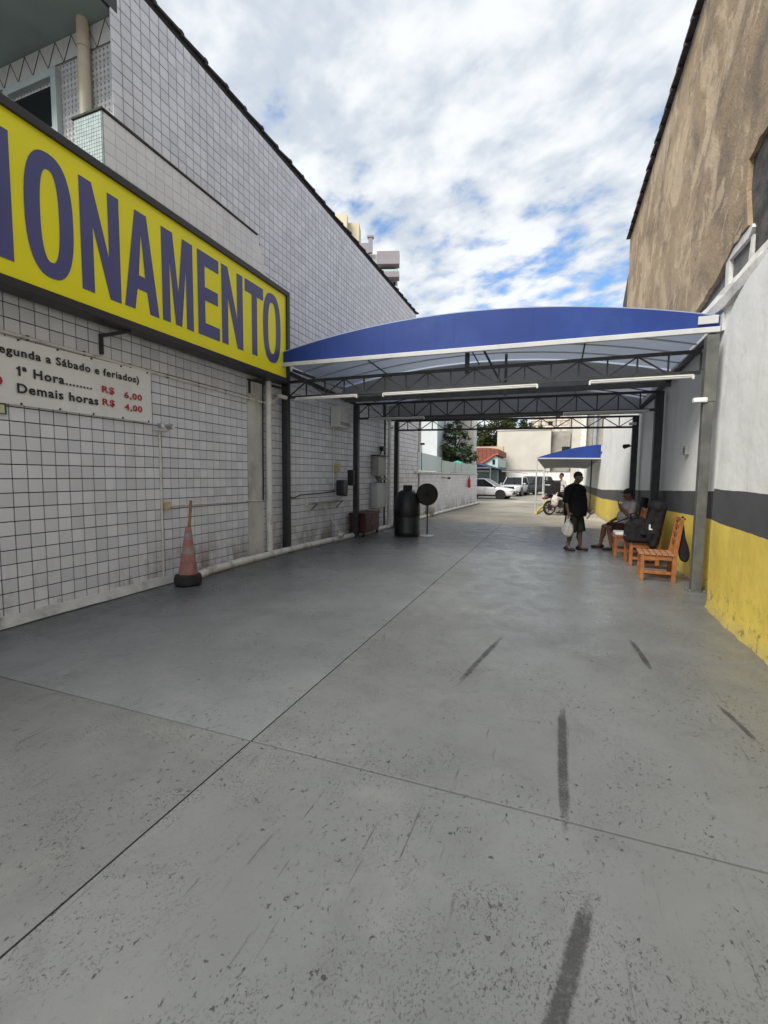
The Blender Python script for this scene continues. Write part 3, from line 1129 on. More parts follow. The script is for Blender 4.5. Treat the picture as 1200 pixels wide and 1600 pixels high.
on_left_wall(me, 'lettering', 'ink_black', BX, 3.165, 2.602, B)
for k in range(9):
    for zz in (2.315, 2.97):
        MB().ball((-5.282, 1.6 + k * .4, zz), .012, 8, 5).build('tie', 'steel_dark', B)

# exit sign
X = thing('exit_sign', 'small green and pale emergency exit sign with running figure under the price banner', 'sign', (-5.31, 2.9, 2.2))
MB().box(-5.318, -5.305, 2.62, 3.07, 2.19, 2.3).build('plate', 'exit_green', X)
MB().box(-5.305, -5.3035, 2.86, 3.05, 2.2, 2.285).build('pale_field', 'exit_pale', X)
f = MB()
f.ball((-5.302, 2.965, 2.27), (.002, .009, .009), 8, 5)
f.bar((-5.302, 2.96, 2.26), (-5.302, 2.945, 2.235), .003, .012).bar((-5.302, 2.945, 2.235), (-5.302, 2.97, 2.22), .003, .008).bar((-5.302, 2.97, 2.22), (-5.302, 2.965, 2.205), .003, .008)
f.bar((-5.302, 2.945, 2.235), (-5.302, 2.92, 2.215), .003, .008).bar((-5.302, 2.957, 2.252), (-5.302, 2.985, 2.243), .003, .006).bar((-5.302, 2.957, 2.252), (-5.302, 2.93, 2.247), .003, .006)
f.build('running_figure', 'exit_green', X)

# ------------------------------------------------------------------ pipes and fittings on the left wall
def tube_thing(name, label, cat, pts, r, mt, clamps=(), group=None, n=10):
    o = thing(name, label, cat, pts[0], 0, group)
    MB().tube(pts, r, n).build('pipe' if r > .008 else 'cable', mt, o, smooth=50)
    for c in clamps:
        MB().cbox(c, (.03, .02, r * 2.6)).build('clamp', 'steel_dark', o)
    return o


tube_thing('conduit', 'thin white conduit running level just above the price banner', 'conduit', [(-5.3, 1.0, 3.04), (-5.3, 3, 3.02), (-5.3, 7.45, 2.975), (-5.27, 7.6, 2.97)], .02, 'pipe_white',
           [(-5.3, 3.3 + k * .62, 3.018 - k * .006) for k in range(7)])
tube_thing('conduit', 'thin white upright conduit between the twin emergency lamp and the floor', 'conduit', [(-5.305, 5.0, .1), (-5.305, 5.0, 2.2)], .014, 'pipe_white')
tube_thing('conduit', 'thin white level conduit from the yellowed switch box towards the downpipe', 'conduit', [(-5.305, 5.12, 1.13), (-5.305, 7.5, 1.1)], .012, 'pipe_white')
tube_thing('downpipe', 'tall white plastic downpipe left of the first dark steel column', 'pipe', [(-5.24, 7.55, .1), (-5.24, 7.55, 3.9)], .06, 'pipe_white', (), None, 14)
o = thing('cable', 'black cable hanging down beside the tall white downpipe', 'cable', (-5.29, 7.42, 1.1))
MB().tube([(-5.29, 7.47, 3.9), (-5.29, 7.44, 3.0), (-5.29, 7.43, 2.2), (-5.29, 7.43, 1.4), (-5.29, 7.42, 1.1)], .014, 6).build('cable', 'rubber', o)
o = thing('floor_pipe', 'long white drain pipe lying along the foot of the left wall', 'pipe', (-5.1, 5.3, .06))
pts = [(-4.98, 5.28, .055), (-5.06, 5.45, .055), (-5.14, 5.75, .055), (-5.16, 6.6, .055), (-5.1, 8.5, .055), (-4.93, 10.0, .055), (-4.8, 11.5, .055), (-4.74, 13.5, .055), (-4.68, 16.5, .055), (-4.58, 20, .06), (-4.24, 27.4, .06)]
MB().tube(pts, .066, 14).build('pipe', 'pipe_white', o, smooth=50)
MB().tube([(-4.9, 5.12, .052), (-4.96, 5.2, .06), (-5.02, 5.36, .062)], [.066, .07, .068], 14).build('elbow', 'white_plastic', o, smooth=50)
for a, b in ((3, 4), (5, 6)):
    q0, q1 = Vector(pts[a]), Vector(pts[b])
    d_ = (q1 - q0).normalized()
    MB().tube([q0 - d_ * .06, q0 + d_ * .06], .076, 14).build('socket', 'pipe_white', o, smooth=50)

o = thing('emergency_lamp', 'twin headed emergency lamp on the tiled wall at the corner of the banner', 'lamp', (-5.3, 5.0, 2.24))
MB().box(-5.32, -5.24, 4.9, 5.12, 2.2, 2.24).build('housing', 'white_plastic', o, bevel=.006)
for dy in (-.06, .08):
    MB().tube([(-5.26, 5.01 + dy, 2.275), (-5.17, 5.01 + dy * 1.3, 2.27)], [.032, .04], 12).build('lamp_head', 'grey_box', o, smooth=40)
    MB().tube([(-5.168, 5.01 + dy * 1.3, 2.27), (-5.165, 5.01 + dy * 1.3, 2.27)], .034, 12).build('lens', 'lamp_clear', o)
o = thing('switch_box', 'yellowed switch box beside the upright conduit', 'switch', (-5.31, 5.08, 1.1))
MB().box(-5.32, -5.27, 5.04, 5.13, 1.07, 1.19).build('box', 'switch_yellow', o, bevel=.008)
MB().box(-5.27, -5.262, 5.065, 5.105, 1.1, 1.16).build('rocker', 'white_plastic', o, bevel=.004)

o = thing('security_camera', 'white bullet security camera beside the first dark column', 'camera', (-5.28, 7.8, 3.0))
MB().box(-5.32, -5.26, 7.68, 7.84, 2.98, 3.08).build('junction_box', 'white_plastic', o, bevel=.01)
MB().tube([(-5.27, 7.78, 3.06), (-5.2, 7.84, 3.12)], .015, 8).build('arm', 'white_plastic', o)
MB().tube([(-5.2, 7.78, 3.16), (-5.1, 7.97, 3.13)], .04, 14).build('body', 'white_plastic', o, smooth=40)
MB().tube([(-5.1, 7.97, 3.13), (-5.095, 7.98, 3.129)], .036, 14).build('lens', 'black_plastic', o)

# ------------------------------------------------------------------ traffic cone with a stick in it
C = thing('traffic_cone', 'faded pink traffic cone in a round black base with a broomstick standing in its top', 'cone', (-4.93, 5.05, 0))
cx, cy = -4.93, 5.08
MB().lathe([(.16, 0), (.185, .02), (.19, .09), (.175, .15), (.12, .165), (.1, .165)], (cx, cy, .001), 24).build('base', 'cone_base', C, smooth=40)
ax, ay = .015, .02
def cone_seg(z0, z1, r0, r1):
    return MB().tube([(cx + ax * z0, cy + ay * z0, z0), (cx + ax * z1, cy + ay * z1, z1)], [r0, r1], 24)
zz = [.16, .46, .56, .66, .76, .84]
def cr(z):
    return .13 - (z - .16) / .68 * .092
for i in range(5):
    nm = 'band' if i in (1, 3) else 'cone'
    k = .0015 if i in (1, 3) else 0
    cone_seg(zz[i], zz[i + 1], cr(zz[i]) + k, cr(zz[i + 1]) + k).build('reflective_band' if i in (1, 3) else 'cone_body', 'cone_band' if i in (1, 3) else 'cone_pink', C, smooth=40)
st = thing('broomstick', 'wooden stick standing upright in the top of the traffic cone', 'stick', (cx, cy, .8))
MB().tube([(cx, cy, .7), (cx + .02, cy + .03, .86), (cx + .035, cy + .055, 1.22)], [.018, .02, .019], 10).build('stick', 'stick_wood', st, smooth=50)

# ------------------------------------------------------------------ right hand wall and building
RB = thing('right_building', 'tall old building with bare brown plaster above and white, grey and yellow painted wall below', 'building', (4, 8, 0))
# near, thicker part with a broken top
def rx(d0, d1, poly, name, mt, bev=0.):
    return MB().prism(poly, lambda a, b, d: (d, a, b), d0, d1).build(name, mt, RB, bevel=bev)
top = [(-5, 3.72)]
for k in range(30):
    top.append((-4.8 + k * .36, 3.74 + rnd.uniform(-.02, .02)))
top = [q for q in top if q[0] < 5.3] + [(5.48, 3.75), (5.7, 3.71), (5.86, 3.7), (6.09, 3.65), (6.38, 3.55), (6.5, 3.5), (6.57, 3.4), (6.62, 3.04), (6.66, 2.2), (6.68, 1.0), (6.7, 0)]
nearwall = MB()
# subdivided face with a soft hand-plastered unevenness and a ragged foot
ny, nz = 90, 34
vv, ff = [], []
def top_at(y):
    for (a, b), (c_, d_) in zip(top, top[1:]):
        if a <= y <= c_ and c_ > a:
            return b + (d_ - b) * (y - a) / (c_ - a)
    return 3.7
from mathutils import noise as mn
for i in range(ny + 1):
    y = -5 + (6.68 + 5) * i / ny
    tz = top_at(y)
    for j in range(nz + 1):
        z = tz * j / nz
        n_ = mn.noise(Vector((y * .8, z * .8, 3))) * .018 + mn.noise(Vector((y * 3, z * 3, 9))) * .005
        if j <= 1:
            n_ -= (.02 + .03 * mn.noise(Vector((y * 6, 1, 5)))) * (1 - j * .7)
        if y > 6.3:
            n_ += (y - 6.3) * .05
        vv.append((1.8 + n_, y, z))
for i in range(ny):
    for j in range(nz):
        a = i * (nz + 1) + j
        ff.append((a, a + 1, a + nz + 2, a + nz + 1))
nv_ = len(vv)
for i in range(ny + 1):          # top ledge back to the wall behind
    q = vv[i * (nz + 1) + nz]
    vv.append((2.12, q[1], q[2] + .03))
for i in range(ny):
    ff.append((i * (nz + 1) + nz, nv_ + i, nv_ + i + 1, (i + 1) * (nz + 1) + nz))
nv2 = len(vv)
for j in range(nz + 1):          # end face beside the column
    q = vv[ny * (nz + 1) + j]
    vv.append((2.12, q[1] + .01, q[2]))
for j in range(nz):
    ff.append((ny * (nz + 1) + j, ny * (nz + 1) + j + 1, nv2 + j + 1, nv2 + j))
nearwall.add(vv, ff)
nearwall.build('near_wall', 'band_near', RB, smooth=50, fix=False)
# recessed wall along the lane, closing in a little further back
RP = [(2.09, 6.6), (2.0, 13.3), (1.72, 20.5), (1.66, 32)]
RPo = [(2.4, 32), (2.4, 6.6)]
MB().prism(RP[:3] + [(2.4, 20.5), (2.4, 6.6)], lambda a, b, d: (a, b, d), 0, 3.92).build('lane_wall', 'band_far', RB)
# lime-washed ledge and bare cement band over it
led = MB()
rings = []
for k in range(60):
    y = -5 + k * .43
    rr = lambda s_: rnd.uniform(-s_, s_)
    rings.append([(2.02 + rr(.015), y, 3.925 + rr(.02)), (2.0 + rr(.012), y, 4.05), (2.03 + rr(.015), y, 4.17 + rr(.02)), (2.16, y, 4.2), (2.16, y, 3.92)])
led.loft(rings)
led.build('ledge', 'lime', RB)
MB().box(2.3, 14, -5, 18.4, 0, 9.86).build('core_wall', 'cement', RB)
MB().box(2.17, 2.298, -5, 18.4, 4.15, 5.2).build('cement_band', 'cement', RB)
low = [(-5, 5.0), (2, 5.3), (5.5, 5.6), (6.9, 5.62), (7.2, 5.55), (7.21, 5.2), (7.08, 4.74), (7.3, 4.73), (7.55, 4.7), (7.75, 4.69), (7.95, 4.62), (8.15, 4.55), (8.4, 4.52), (8.7, 4.46), (9.1, 4.4), (9.7, 4.34), (11, 4.3), (18.42, 4.25)]
jag = []
for (a, b), (c_, d_) in zip(low, low[1:]):
    n_ = max(1, int(abs(c_ - a) / .12))
    for i in range(n_):
        k = i / n_
        jag.append((a + (c_ - a) * k, b + (d_ - b) * k + rnd.uniform(-.025, .025)))
jag.append(low[-1])
rx(2.1, 2.296, jag + [(18.42, 9.86), (-5, 9.86)], 'brown_plaster', 'brown_plaster')
# remains of white paint and a dark damp hollow
rx(2.12, 2.1695, [(7.9, 4.64), (7.72, 4.69), (7.3, 4.71), (7.0, 4.70), (6.97, 4.65), (7.1, 4.58), (7.75, 4.6), (7.74, 4.19), (7.87, 4.19)][::-1], 'paint_band', 'lime')
rx(2.13, 2.1695, [(7.03, 4.56), (6.96, 4.56), (7.02, 4.2), (7.1, 4.2)], 'paint_band', 'lime')
rx(2.15, 2.1695, [(7.06, 4.72), (6.95, 4.66), (6.95, 4.58), (6.93, 4.2), (2, 4.22), (2, 5.35), (5.5, 5.6), (7.18, 5.6), (7.2, 5.2)], 'damp_patch', 'cement_dark')
# roof verge
rv = MB().prism([(-.36, -.03), (.36, .055), (.36, .11), (-.36, .03)], lambda a, b, d: (d, a, b), -.13, .4)
rv0 = rv.build('roof_tile', 'roof_tile', RB, bevel=.006)
for k in range(42):
    o = rv0 if k == 0 else link('roof_tile', rv0.data, RB)
    o.location = Vector((2.12, 18.2 - k * .545, 9.87 + rnd.uniform(-.008, .008)))
    o.rotation_euler = (rnd.gauss(0, .012), 0, rnd.gauss(0, .012))
MB().prism([(2.1, 9.87), (14, 9.87), (14, 12.5)], lambda a, b, d: (a, d, b), -5, 18.4).build('roof', 'roof_tile', RB)
rx(2.16, 5., [(18.43, 9.4), (18.9, 8.95), (20.1, 8.3), (20.2, 7.0), (20.2, 3.95), (18.43, 3.95)], 'rear_wing', 'roof_tile')

# far stretch of the side wall beyond the tall building
FW = thing('side_wall', 'far white side wall with grey and yellow paint beyond the small blue awning', 'wall', (1.7, 26, 0))
MB().prism([(1.719, 20.51), (1.66, 32), (1.9, 32), (2.0, 20.51)], lambda a, b, d: (a, b, d), 0, 2.6).build('wall', 'band_far', FW)
MB().prism([(1.70, 20.51), (1.64, 32), (1.92, 32), (2.02, 20.51)], lambda a, b, d: (a, b, d), 2.602, 2.68).build('coping', 'cement', FW)

o = thing('outlet_box', 'small grey outlet box on the white wall under the blue canopy', 'outlet', (2.05, 9.0, 2.05))
MB().box(2.0, 2.064, 8.93, 9.1, 2.0, 2.15).build('box', 'grey_box', o, bevel=.008)
MB().box(1.992, 2.0, 8.97, 9.06, 2.04, 2.11).build('cover', 'steel_grey', o, bevel=.004)

# ------------------------------------------------------------------ blue canopy with steel trusses
K = thing('blue_canopy', 'wide arched blue canopy on dark steel trusses and columns spanning the lane', 'canopy', (-1.5, 10.5, 0))
XL, XR = -5.22, 2.04
FY = 7.7


def arc(x):
    return 4.30 - .0325 * (x + 1.7) ** 2


NX = 36
xs = [XL + (XR - XL) * i / NX for i in range(NX + 1)]


def vault(y0, y1, dz, name, mt, slope=0.):
    mb = MB()
    vv, ff = [], []
    nyv = 6
    for j in range(nyv + 1):
        y = y0 + (y1 - y0) * j / nyv
        for x in xs:
            vv.append((x, y, arc(x) - dz - slope * (y - FY) + .012 * math.cos(j * 2.1)))
    for j in range(nyv):
        for i in range(NX):
            ff.append((j * (NX + 1) + i, j * (NX + 1) + i + 1, (j + 1) * (NX + 1) + i + 1, (j + 1) * (NX + 1) + i))
    mb.add(vv, ff)
    return mb.build(name, mt, K, smooth=60, fix=False)


def tymp(y, zb, name, mt, dz=0., lean=0., thick=.012):
    mb = MB()
    for side in (0, thick):
        pass
    up = [(x, arc(x) - dz) for x in xs]
    mb.prism([(XL, zb(XL)), (XR, zb(XR))] + up[::-1], lambda a, b, d: (a, y + d + lean * (b - 3.7), b), 0, thick)
    return mb.build(name, mt, K, fix=True)


SL = .035
fz = lambda x: 3.70 - .006 * (x - XL)
tymp(FY, fz, 'front_valance', 'canopy_blue')
vault(FY + .005, 10.55, -.003, 'roof_sheet', 'canopy_roof', SL)
vault(FY + .02, 10.54, .02, 'roof_lining', 'canopy_under', SL)
vault(10.62, 13.45, -.003, 'roof_sheet', 'canopy_roof', SL)
vault(10.64, 13.44, .02, 'roof_lining', 'canopy_under', SL)
tymp(10.58, lambda x: 3.50, 'middle_valance', 'canopy_inner', .13)
tymp(13.46, lambda x: 3.36, 'rear_valance', 'canopy_inner', .2)
for x in (-4.2, -2.95, -1.7, -.45, .8):
    MB().box(x - .02, x + .02, FY - .003, FY - .0005, fz(x) + .05, arc(x) - .01).build('seam', 'canopy_blue', K)
MB().bar((XL, FY - .035, fz(XL)), (XR, FY - .035, fz(XR)), .06, .075).build('front_rail', 'white_steel', K, bevel=.008)
MB().box(1.78, 2.02, FY - .03, FY - .004, fz(1.8) + .09, fz(1.8) + .2).build('corner_plate', 'white_steel', K, bevel=.006)
MB().box(2.045, 2.085, FY - .1, FY + .02, 3.62, 3.86).build('end_bracket', 'white_steel', K, bevel=.006)
for y, z in ((10.5, 3.48), (13.38, 3.33)):
    MB().bar((XL + .2, y, z), (XR, y, z - .02), .06, .11).build('cross_rail', 'steel_grey', K)
MB().bar((XL + .1, FY, 3.66), (XL + .1, 13.4, 3.42), .07).build('side_rail', 'steel_dark', K)
MB().bar((XR - .06, FY, 3.62), (XR - .06, 13.4, 3.40), .07).build('side_rail', 'steel_dark', K)
for y in (8.25, 8.8, 9.35, 9.9, 11.2, 11.8, 12.4, 13.0):
    MB().tube([(x, y, arc(x) - .05 - SL * (y - FY)) for x in xs[::2]], .014, 6).build('roof_rib', 'white_steel' if y < 10 else 'steel_grey', K, smooth=60)
for x in (-3.8, -1.7, .4):
    MB().tube([(x, FY + .1, arc(x) - .09), (x, 10.5, arc(x) - .19)], .016, 6).build('purlin', 'steel_grey', K)
    MB().tube([(x, 10.7, arc(x) - .2), (x, 13.4, arc(x) - .29)], .016, 6).build('purlin', 'steel_grey', K)


def truss(y, xl, xr, zb, zt, n, kink):
    T = MB().bar((xl, y, zt), (xr, y, zt + kink), .045, .05).build('truss', 'steel_dark', K)
    MB().bar((xl, y, zb), (xr, y, zb + kink), .045, .05).build('lower_chord', 'steel_dark', T)
    for i in range(n + 1):
        k = i / n
        x = xl + (xr - xl) * k
        z0, z1 = zb + kink * k + .024, zt + kink * k - .024
        MB().bar((x, y, z0), (x, y, z1), .024).build('web_bar', 'steel_dark', T)
        if i < n:
            k2 = (i + 1) / n
            x2 = xl + (xr - xl) * k2
            if i % 2 == 0:
                MB().bar((x + .02, y + .004, z0), (x2 - .02, y + .004, zt + kink * k2 - .024), .022).build('web_bar', 'steel_dark', T)
            else:
                MB().bar((x + .02, y + .004, z1), (x2 - .02, y + .004, zb + kink * k2 + .024), .022).build('web_bar', 'steel_dark', T)
    return T


truss(8.0, -5.08, 1.92, 3.14, 3.44, 17, .015)
truss(10.68, -4.85, 1.95, 3.03, 3.385, 17, -.045)
truss(13.3, -4.64, 1.86, 2.985, 3.26, 17, -.08)
MB().bar((-1.55, 8.25, 3.42), (-1.55, 8.25, 4.1), .08, .02).build('hanger', 'steel_grey', K)
MB().bar((-1.42, 8.3, 4.1), (-1.0, 8.55, 3.3), .05, .02).build('hanger', 'steel_grey', K)
MB().bar((-1.0, 9.4, 3.2), (-1.0, 9.4, 4.0), .05).build('hanger', 'steel_grey', K)


def column(x, y, w, h, mt, lab=None):
    c = MB().box(x - w / 2, x + w / 2, y - w / 2, y + w / 2, 0, h).build('column', mt, K, bevel=.01)
    MB().box(x - w * .85, x + w * .85, y - w * .85, y + w * .85, .0005, .012).build('base_plate', mt, c)
    for i in (-1, 1):
        for j in (-1, 1):
            MB().tube([(x + i * w * .7, y + j * w * .7, .012), (x + i * w * .7, y + j * w * .7, .035)], .012, 6).build('bolt', 'galvanised', c)
    if lab:
        c['label'] = lab
    return c


column(-5.17, 8.05, .13, 3.62, 'steel_dark')
column(-4.80, 10.72, .13, 3.4, 'steel_dark')
column(-4.62, 13.34, .13, 3.25, 'steel_dark')
c1 = column(1.92, 7.56, .125, 3.55, 'steel_grey', 'grey steel column nearest the yellow wall, scuffed near its foot')
column(1.9, 10.72, .15, 3.35, 'steel_dark')
column(1.86, 13.34, .14, 3.2, 'steel_dark')
MB().box(1.853, 2.0, 7.492, 7.628, 2.66, 3.553).build('column_sleeve', 'steel_grey', c1)


def tube_light(a, b, lab):
    o = thing('tube_light', lab, 'light', ((a[0] + b[0]) / 2, a[1], a[2]), 0, 'fluorescent tubes on the canopy trusses')
    MB().bar((a[0], a[1], a[2] + .03), (b[0], b[1], b[2] + .03), .035, .022).build('batten', 'white_plastic', o)
    MB().tube([a, b], .017, 10).build('tube', 'tube_glass', o, smooth=50)
    d_ = (Vector(b) - Vector(a)).normalized()
    for q, s_ in ((a, 1), (b, -1)):
        q = Vector(q)
        MB().cbox(q, (.025, .05, .06)).build('socket', 'white_plastic', o)


tube_light((-4.86, 7.94, 3.08), (-3.55, 7.94, 3.08), 'fluorescent tube at the left end of the nearest truss')
tube_light((-3.02, 7.94, 3.075), (-.34, 7.94, 3.075), 'long fluorescent tube in the middle of the nearest truss')
tube_light((.44, 7.94, 3.08), (1.82, 7.94, 3.08), 'fluorescent tube at the right end of the nearest truss')
tube_light((.1, 10.62, 2.955), (1.7, 10.62, 2.945), 'fluorescent tube under the right half of the second truss')
tube_light((-4.4, 10.62, 2.99), (-3.0, 10.62, 2.98), 'fluorescent tube under the left half of the second truss')

for (x, y, z, nm) in ((1.82, 7.54, 2.68, 'white emergency lamp on the grey column nearest the yellow wall'), (1.78, 13.24, 2.98, 'white emergency lamp high on the rearmost right column'), (-4.76, 13.2, 3.05, 'white emergency lamp high on the rearmost left column')):
    o = thing('emergency_lamp', nm, 'lamp', (x, y, z))
    MB().cbox((x, y - .02, z), (.17, .1, .07)).build('housing', 'white_plastic', o, bevel=.02, smooth=50)
    MB().cbox((x - .02, y - .072, z - .005), (.12, .008, .04)).build('diffuser', 'lamp_clear', o)
o = thing('spot_lamp', 'small black spot lamp on the rearmost right column', 'lamp', (1.76, 13.28, 2.4))
MB().tube([(1.79, 13.25, 2.42), (1.7, 13.2, 2.42)], .015, 8).build('arm', 'black_plastic', o)
MB().tube([(1.72, 13.2, 2.43), (1.6, 13.12, 2.4)], [.04, .06], 12).build('head', 'black_plastic', o, smooth=40)

# ------------------------------------------------------------------ things along the left wall under the canopy
def wx(y):
    (a, b), (c_, d_) = (P_B, P_C) if y < P_C[1] else (P_C, P_D)
    return a + (c_ - a) * (y - b) / (d_ - b)


def wbox(name, label, cat, y, z, w, h, dpt, mt, extra=None):
    o = thing(name, label, cat, (wx(y) + .02, y, z))
    MB().box(wx(y) + .0, wx(y) + dpt, y - w / 2, y + w / 2, z - h / 2, z + h / 2).build('case', mt, o, bevel=.012)
    return o


o = wbox('air_unit', 'pale box high on the left wall beside the second column', 'box', 10.3, 3.02, .62, .5, .24, 'white_plastic')
MB().box(wx(10.3) + .24, wx(10.3) + .25, 10.05, 10.55, 2.82, 2.9).build('vent', 'grey_box', o)
o = wbox('junction_box', 'small yellowish box under the pale box on the left wall', 'box', 10.28, 1.78, .18, .22, .08, 'switch_yellow')
o = thing('conduit', 'thin pale upright conduit under the pale box on the left wall', 'conduit', (wx(10.2), 10.15, 1.4))
MB().tube([(wx(10.15) + .03, 10.12, 1.25), (wx(10.15) + .03, 10.12, 2.78)], .014, 8).build('pipe', 'pipe_white', o)
o = thing('wall_speaker', 'black cabinet speaker on a white bracket above the broom', 'speaker', (-5.05, 10.35, 1.3))
MB().prism([(-.13, -.17), (.09, -.21), (.14, -.12), (.14, .16), (.06, .2), (-.12, .19)], lambda a, b, d: (-5.03 + d, 10.15 + a, 1.29 + b), 0, .2).build('cabinet', 'black_plastic', o, bevel=.015)
MB().bar((-5.16, 10.25, .98), (-4.95, 10.2, 1.08), .03).bar((-4.95, 10.2, 1.06), (-4.93, 10.2, 1.14), .03).build('bracket', 'white_steel', o)
o = thing('wall_speaker', 'narrow black box strapped to the second dark column', 'speaker', (-4.85, 10.6, 1.55))
MB().box(-4.95, -4.78, 10.5, 10.645, 1.34, 1.74).build('cabinet', 'black_plastic', o, bevel=.015)
MB().box(-4.93, -4.8, 10.49, 10.5, 1.36, 1.72).build('grille', 'rubber', o)
o = thing('wall_shelf', 'thin dark wall shelf above the broom', 'shelf', (-5.1, 9.9, .98))
MB().box(wx(9.9) + .01, wx(9.9) + .2, 9.1, 10.4, .955, .975).build('board', 'grey_box', o)
for y in (9.2, 10.3):
    MB().bar((wx(y) + .01, y, .8), (wx(y) + .17, y, .95), .02).build('bracket', 'steel_dark', o)
o = thing('tap', 'white tap fitting on the tiled wall at the end of the thin shelf', 'tap', (-5.2, 9.0, .98))
MB().tube([(wx(9.0) + .02, 9.0, .92), (wx(9.0) + .02, 9.0, 1.08)], .035, 10).build('body', 'white_plastic', o)
MB().tube([(wx(9.0) + .02, 9.0, .99), (wx(9.0) + .15, 9.05, .99)], .016, 8).build('spout', 'white_plastic', o)
o = thing('cable', 'dark cable sagging across the tiled wall behind the first column', 'cable', (-5.25, 8.6, 1.2))
MB().tube([(wx(8.3) + .03, 8.3, 1.14), (wx(8.5) + .03, 8.5, 1.1), (wx(8.75) + .03, 8.75, 1.16), (wx(9.4) + .03, 9.4, 1.17), (wx(10.2) + .03, 10.2, 1.2)], .012, 6).build('cable', 'rubber', o)
o = thing('broom', 'white handled broom leaning on the wall with its head on the drain pipe', 'broom', (-4.75, 9.95, .12))
MB().tube([(wx(9.6) + .04, 9.55, .95), (-4.88, 9.98, .2)], .014, 8).build('handle', 'white_plastic', o)
MB().cbox((-4.87, 10.0, .175), (.1, .3, .06), rz=.3).build('head', 'white_plastic', o, bevel=.01)
MB().cbox((-4.87, 10.0, .125), (.09, .28, .05), rz=.3).build('bristles', 'grey_box', o)
# dark red cabinet
o = thing('low_cabinet', 'low dark red cabinet standing by the left wall under the black speaker', 'cabinet', (-4.75, 10.5, 0))
MB().box(-5.05, -4.62, 10.86, 11.9, .1, .56).build('body', 'red_dark', o, bevel=.015)
MB().box(-5.07, -4.6, 10.84, 11.92, .562, .62).build('top', 'red_dark', o, bevel=.01)
MB().box(-4.618, -4.605, 10.9, 11.36, .13, .54).build('door', 'red_dark', o, bevel=.006)
MB().box(-4.618, -4.605, 11.39, 11.86, .13, .54).build('door', 'red_dark', o, bevel=.006)
for y in (11.32, 11.43):
    MB().box(-4.6, -4.585, y - .01, y + .01, .3, .4).build('handle', 'chrome', o)
for x_ in (-5.02, -4.66):
    for y in (10.9, 11.86):
        MB().box(x_ - .025, x_ + .025, y - .025, y + .025, 0, .1).build('leg', 'black_plastic', o)
# electrical cabinets
o = wbox('electrical_cabinet', 'grey electrical cabinet on the left wall with a black camera above it', 'cabinet', 12.55, 1.88, .62, .56, .2, 'grey_box')
MB().box(wx(12.5) + .201, wx(12.5) + .21, 12.28, 12.82, 1.64, 2.12).build('door', 'grey_box', o, bevel=.004)
MB().box(wx(12.5) - .01, wx(12.5) + .26, 12.2, 12.9, 2.164, 2.2).build('hood', 'steel_dark', o)
o = thing('security_camera', 'black dome security camera above the grey electrical cabinet', 'camera', (-4.9, 12.7, 2.35))
MB().tube([(-4.93, 12.75, 2.2), (-4.9, 12.75, 2.34)], .018, 8).build('stalk', 'black_plastic', o)
MB().cbox((-4.87, 12.75, 2.4), (.13, .16, .14)).build('body', 'black_plastic', o, bevel=.02)
o = wbox('junction_box', 'small white junction box right of the grey electrical cabinet', 'box', 13.0, 2.02, .16, .2, .09, 'white_plastic')
o = wbox('meter_cabinet', 'tall white cabinet on the left wall under the grey electrical cabinet', 'cabinet', 12.55, 1.02, .8, .72, .2, 'white_steel')
MB().box(wx(12.55) + .202, wx(12.55) + .212, 12.2, 12.54, .7, 1.34).build('door', 'white_steel', o, bevel=.004)
MB().box(wx(12.55) + .202, wx(12.55) + .212, 12.56, 12.9, .7, 1.34).build('door', 'white_steel', o, bevel=.004)
o = thing('cable', 'tangle of dark cables hanging from the grey electrical cabinet', 'cable', (-4.8, 12.3, 1.5))
for k in range(5):
    yy = 12.25 + k * .09
    MB().tube([(wx(yy) + .12, yy, 1.62), (wx(yy) + .15, yy + .1, 1.45 - .03 * k), (wx(yy) + .1, yy - .05, 1.3)], .012, 6).build('cable', 'rubber', o)
o = thing('downpipe', 'white pipe standing in front of the rearmost left column', 'pipe', (-4.7, 13.0, 0))
MB().tube([(-4.72, 12.95, .1), (-4.72, 12.95, 3.3)], .045, 12).build('pipe', 'pipe_white', o, smooth=40)
MB().tube([(-4.72, 12.95, 1.1), (-4.72, 12.95, 1.2)], .055, 12).build('collar', 'pipe_white', o, smooth=40)
o = thing('wall_tap', 'white pipe bend with tap on the left wall under the electrical cabinet', 'tap', (-4.8, 12.9, 1.3))
MB().tube([(-4.9, 12.85, 1.5), (-4.72, 12.8, 1.5), (-4.66, 12.8, 1.46), (-4.66, 12.8, 1.3)], .025, 8).build('pipe', 'white_plastic', o)

# black drum shaped bin with cap, and a round headed fan behind it
o = thing('black_drum', 'tall black plastic drum with domed lid and square cap standing on the grey floor', 'drum', (-3.68, 11.6, 0))
dx, dy = -3.70, 11.62
MB().lathe([(.29, 0), (.335, .02), (.35, .1), (.34, .12), (.345, .5), (.335, .52), (.345, .55), (.345, .92), (.33, .95)], (dx, dy, .001), 28).build('body', 'black_plastic', o, smooth=35)
MB().lathe([(.335, .951), (.33, 1.0), (.28, 1.12), (.2, 1.2), (.1, 1.235), (.02, 1.24)], (dx, dy, 0), 28).build('lid', 'black_plastic', o, smooth=35)
MB().cbox((dx, dy, 1.29), (.24, .22, .13), rz=.35).build('cap', 'rubber', o, bevel=.015)
o = thing('pedestal_fan', 'black round headed pedestal fan on a white disc base beside the drum', 'fan', (-3.12, 11.75, 0))
fx, fy = -3.17, 11.72
MB().lathe([(.19, 0), (.19, .02), (.08, .04), (.02, .045)], (fx, fy, .001), 24).build('base', 'white_plastic', o, smooth=40)
MB().tube([(fx, fy, .04), (fx, fy, 1.05)], .018, 10).build('pole', 'black_plastic', o)
fa = Vector((.55, -.83, .05)).normalized()
fX = fa.cross(Vector((0, 0, 1))).normalized()
ax3 = (fX, fa.cross(fX), fa)
fc = Vector((fx + .0, fy - .06, 1.12))
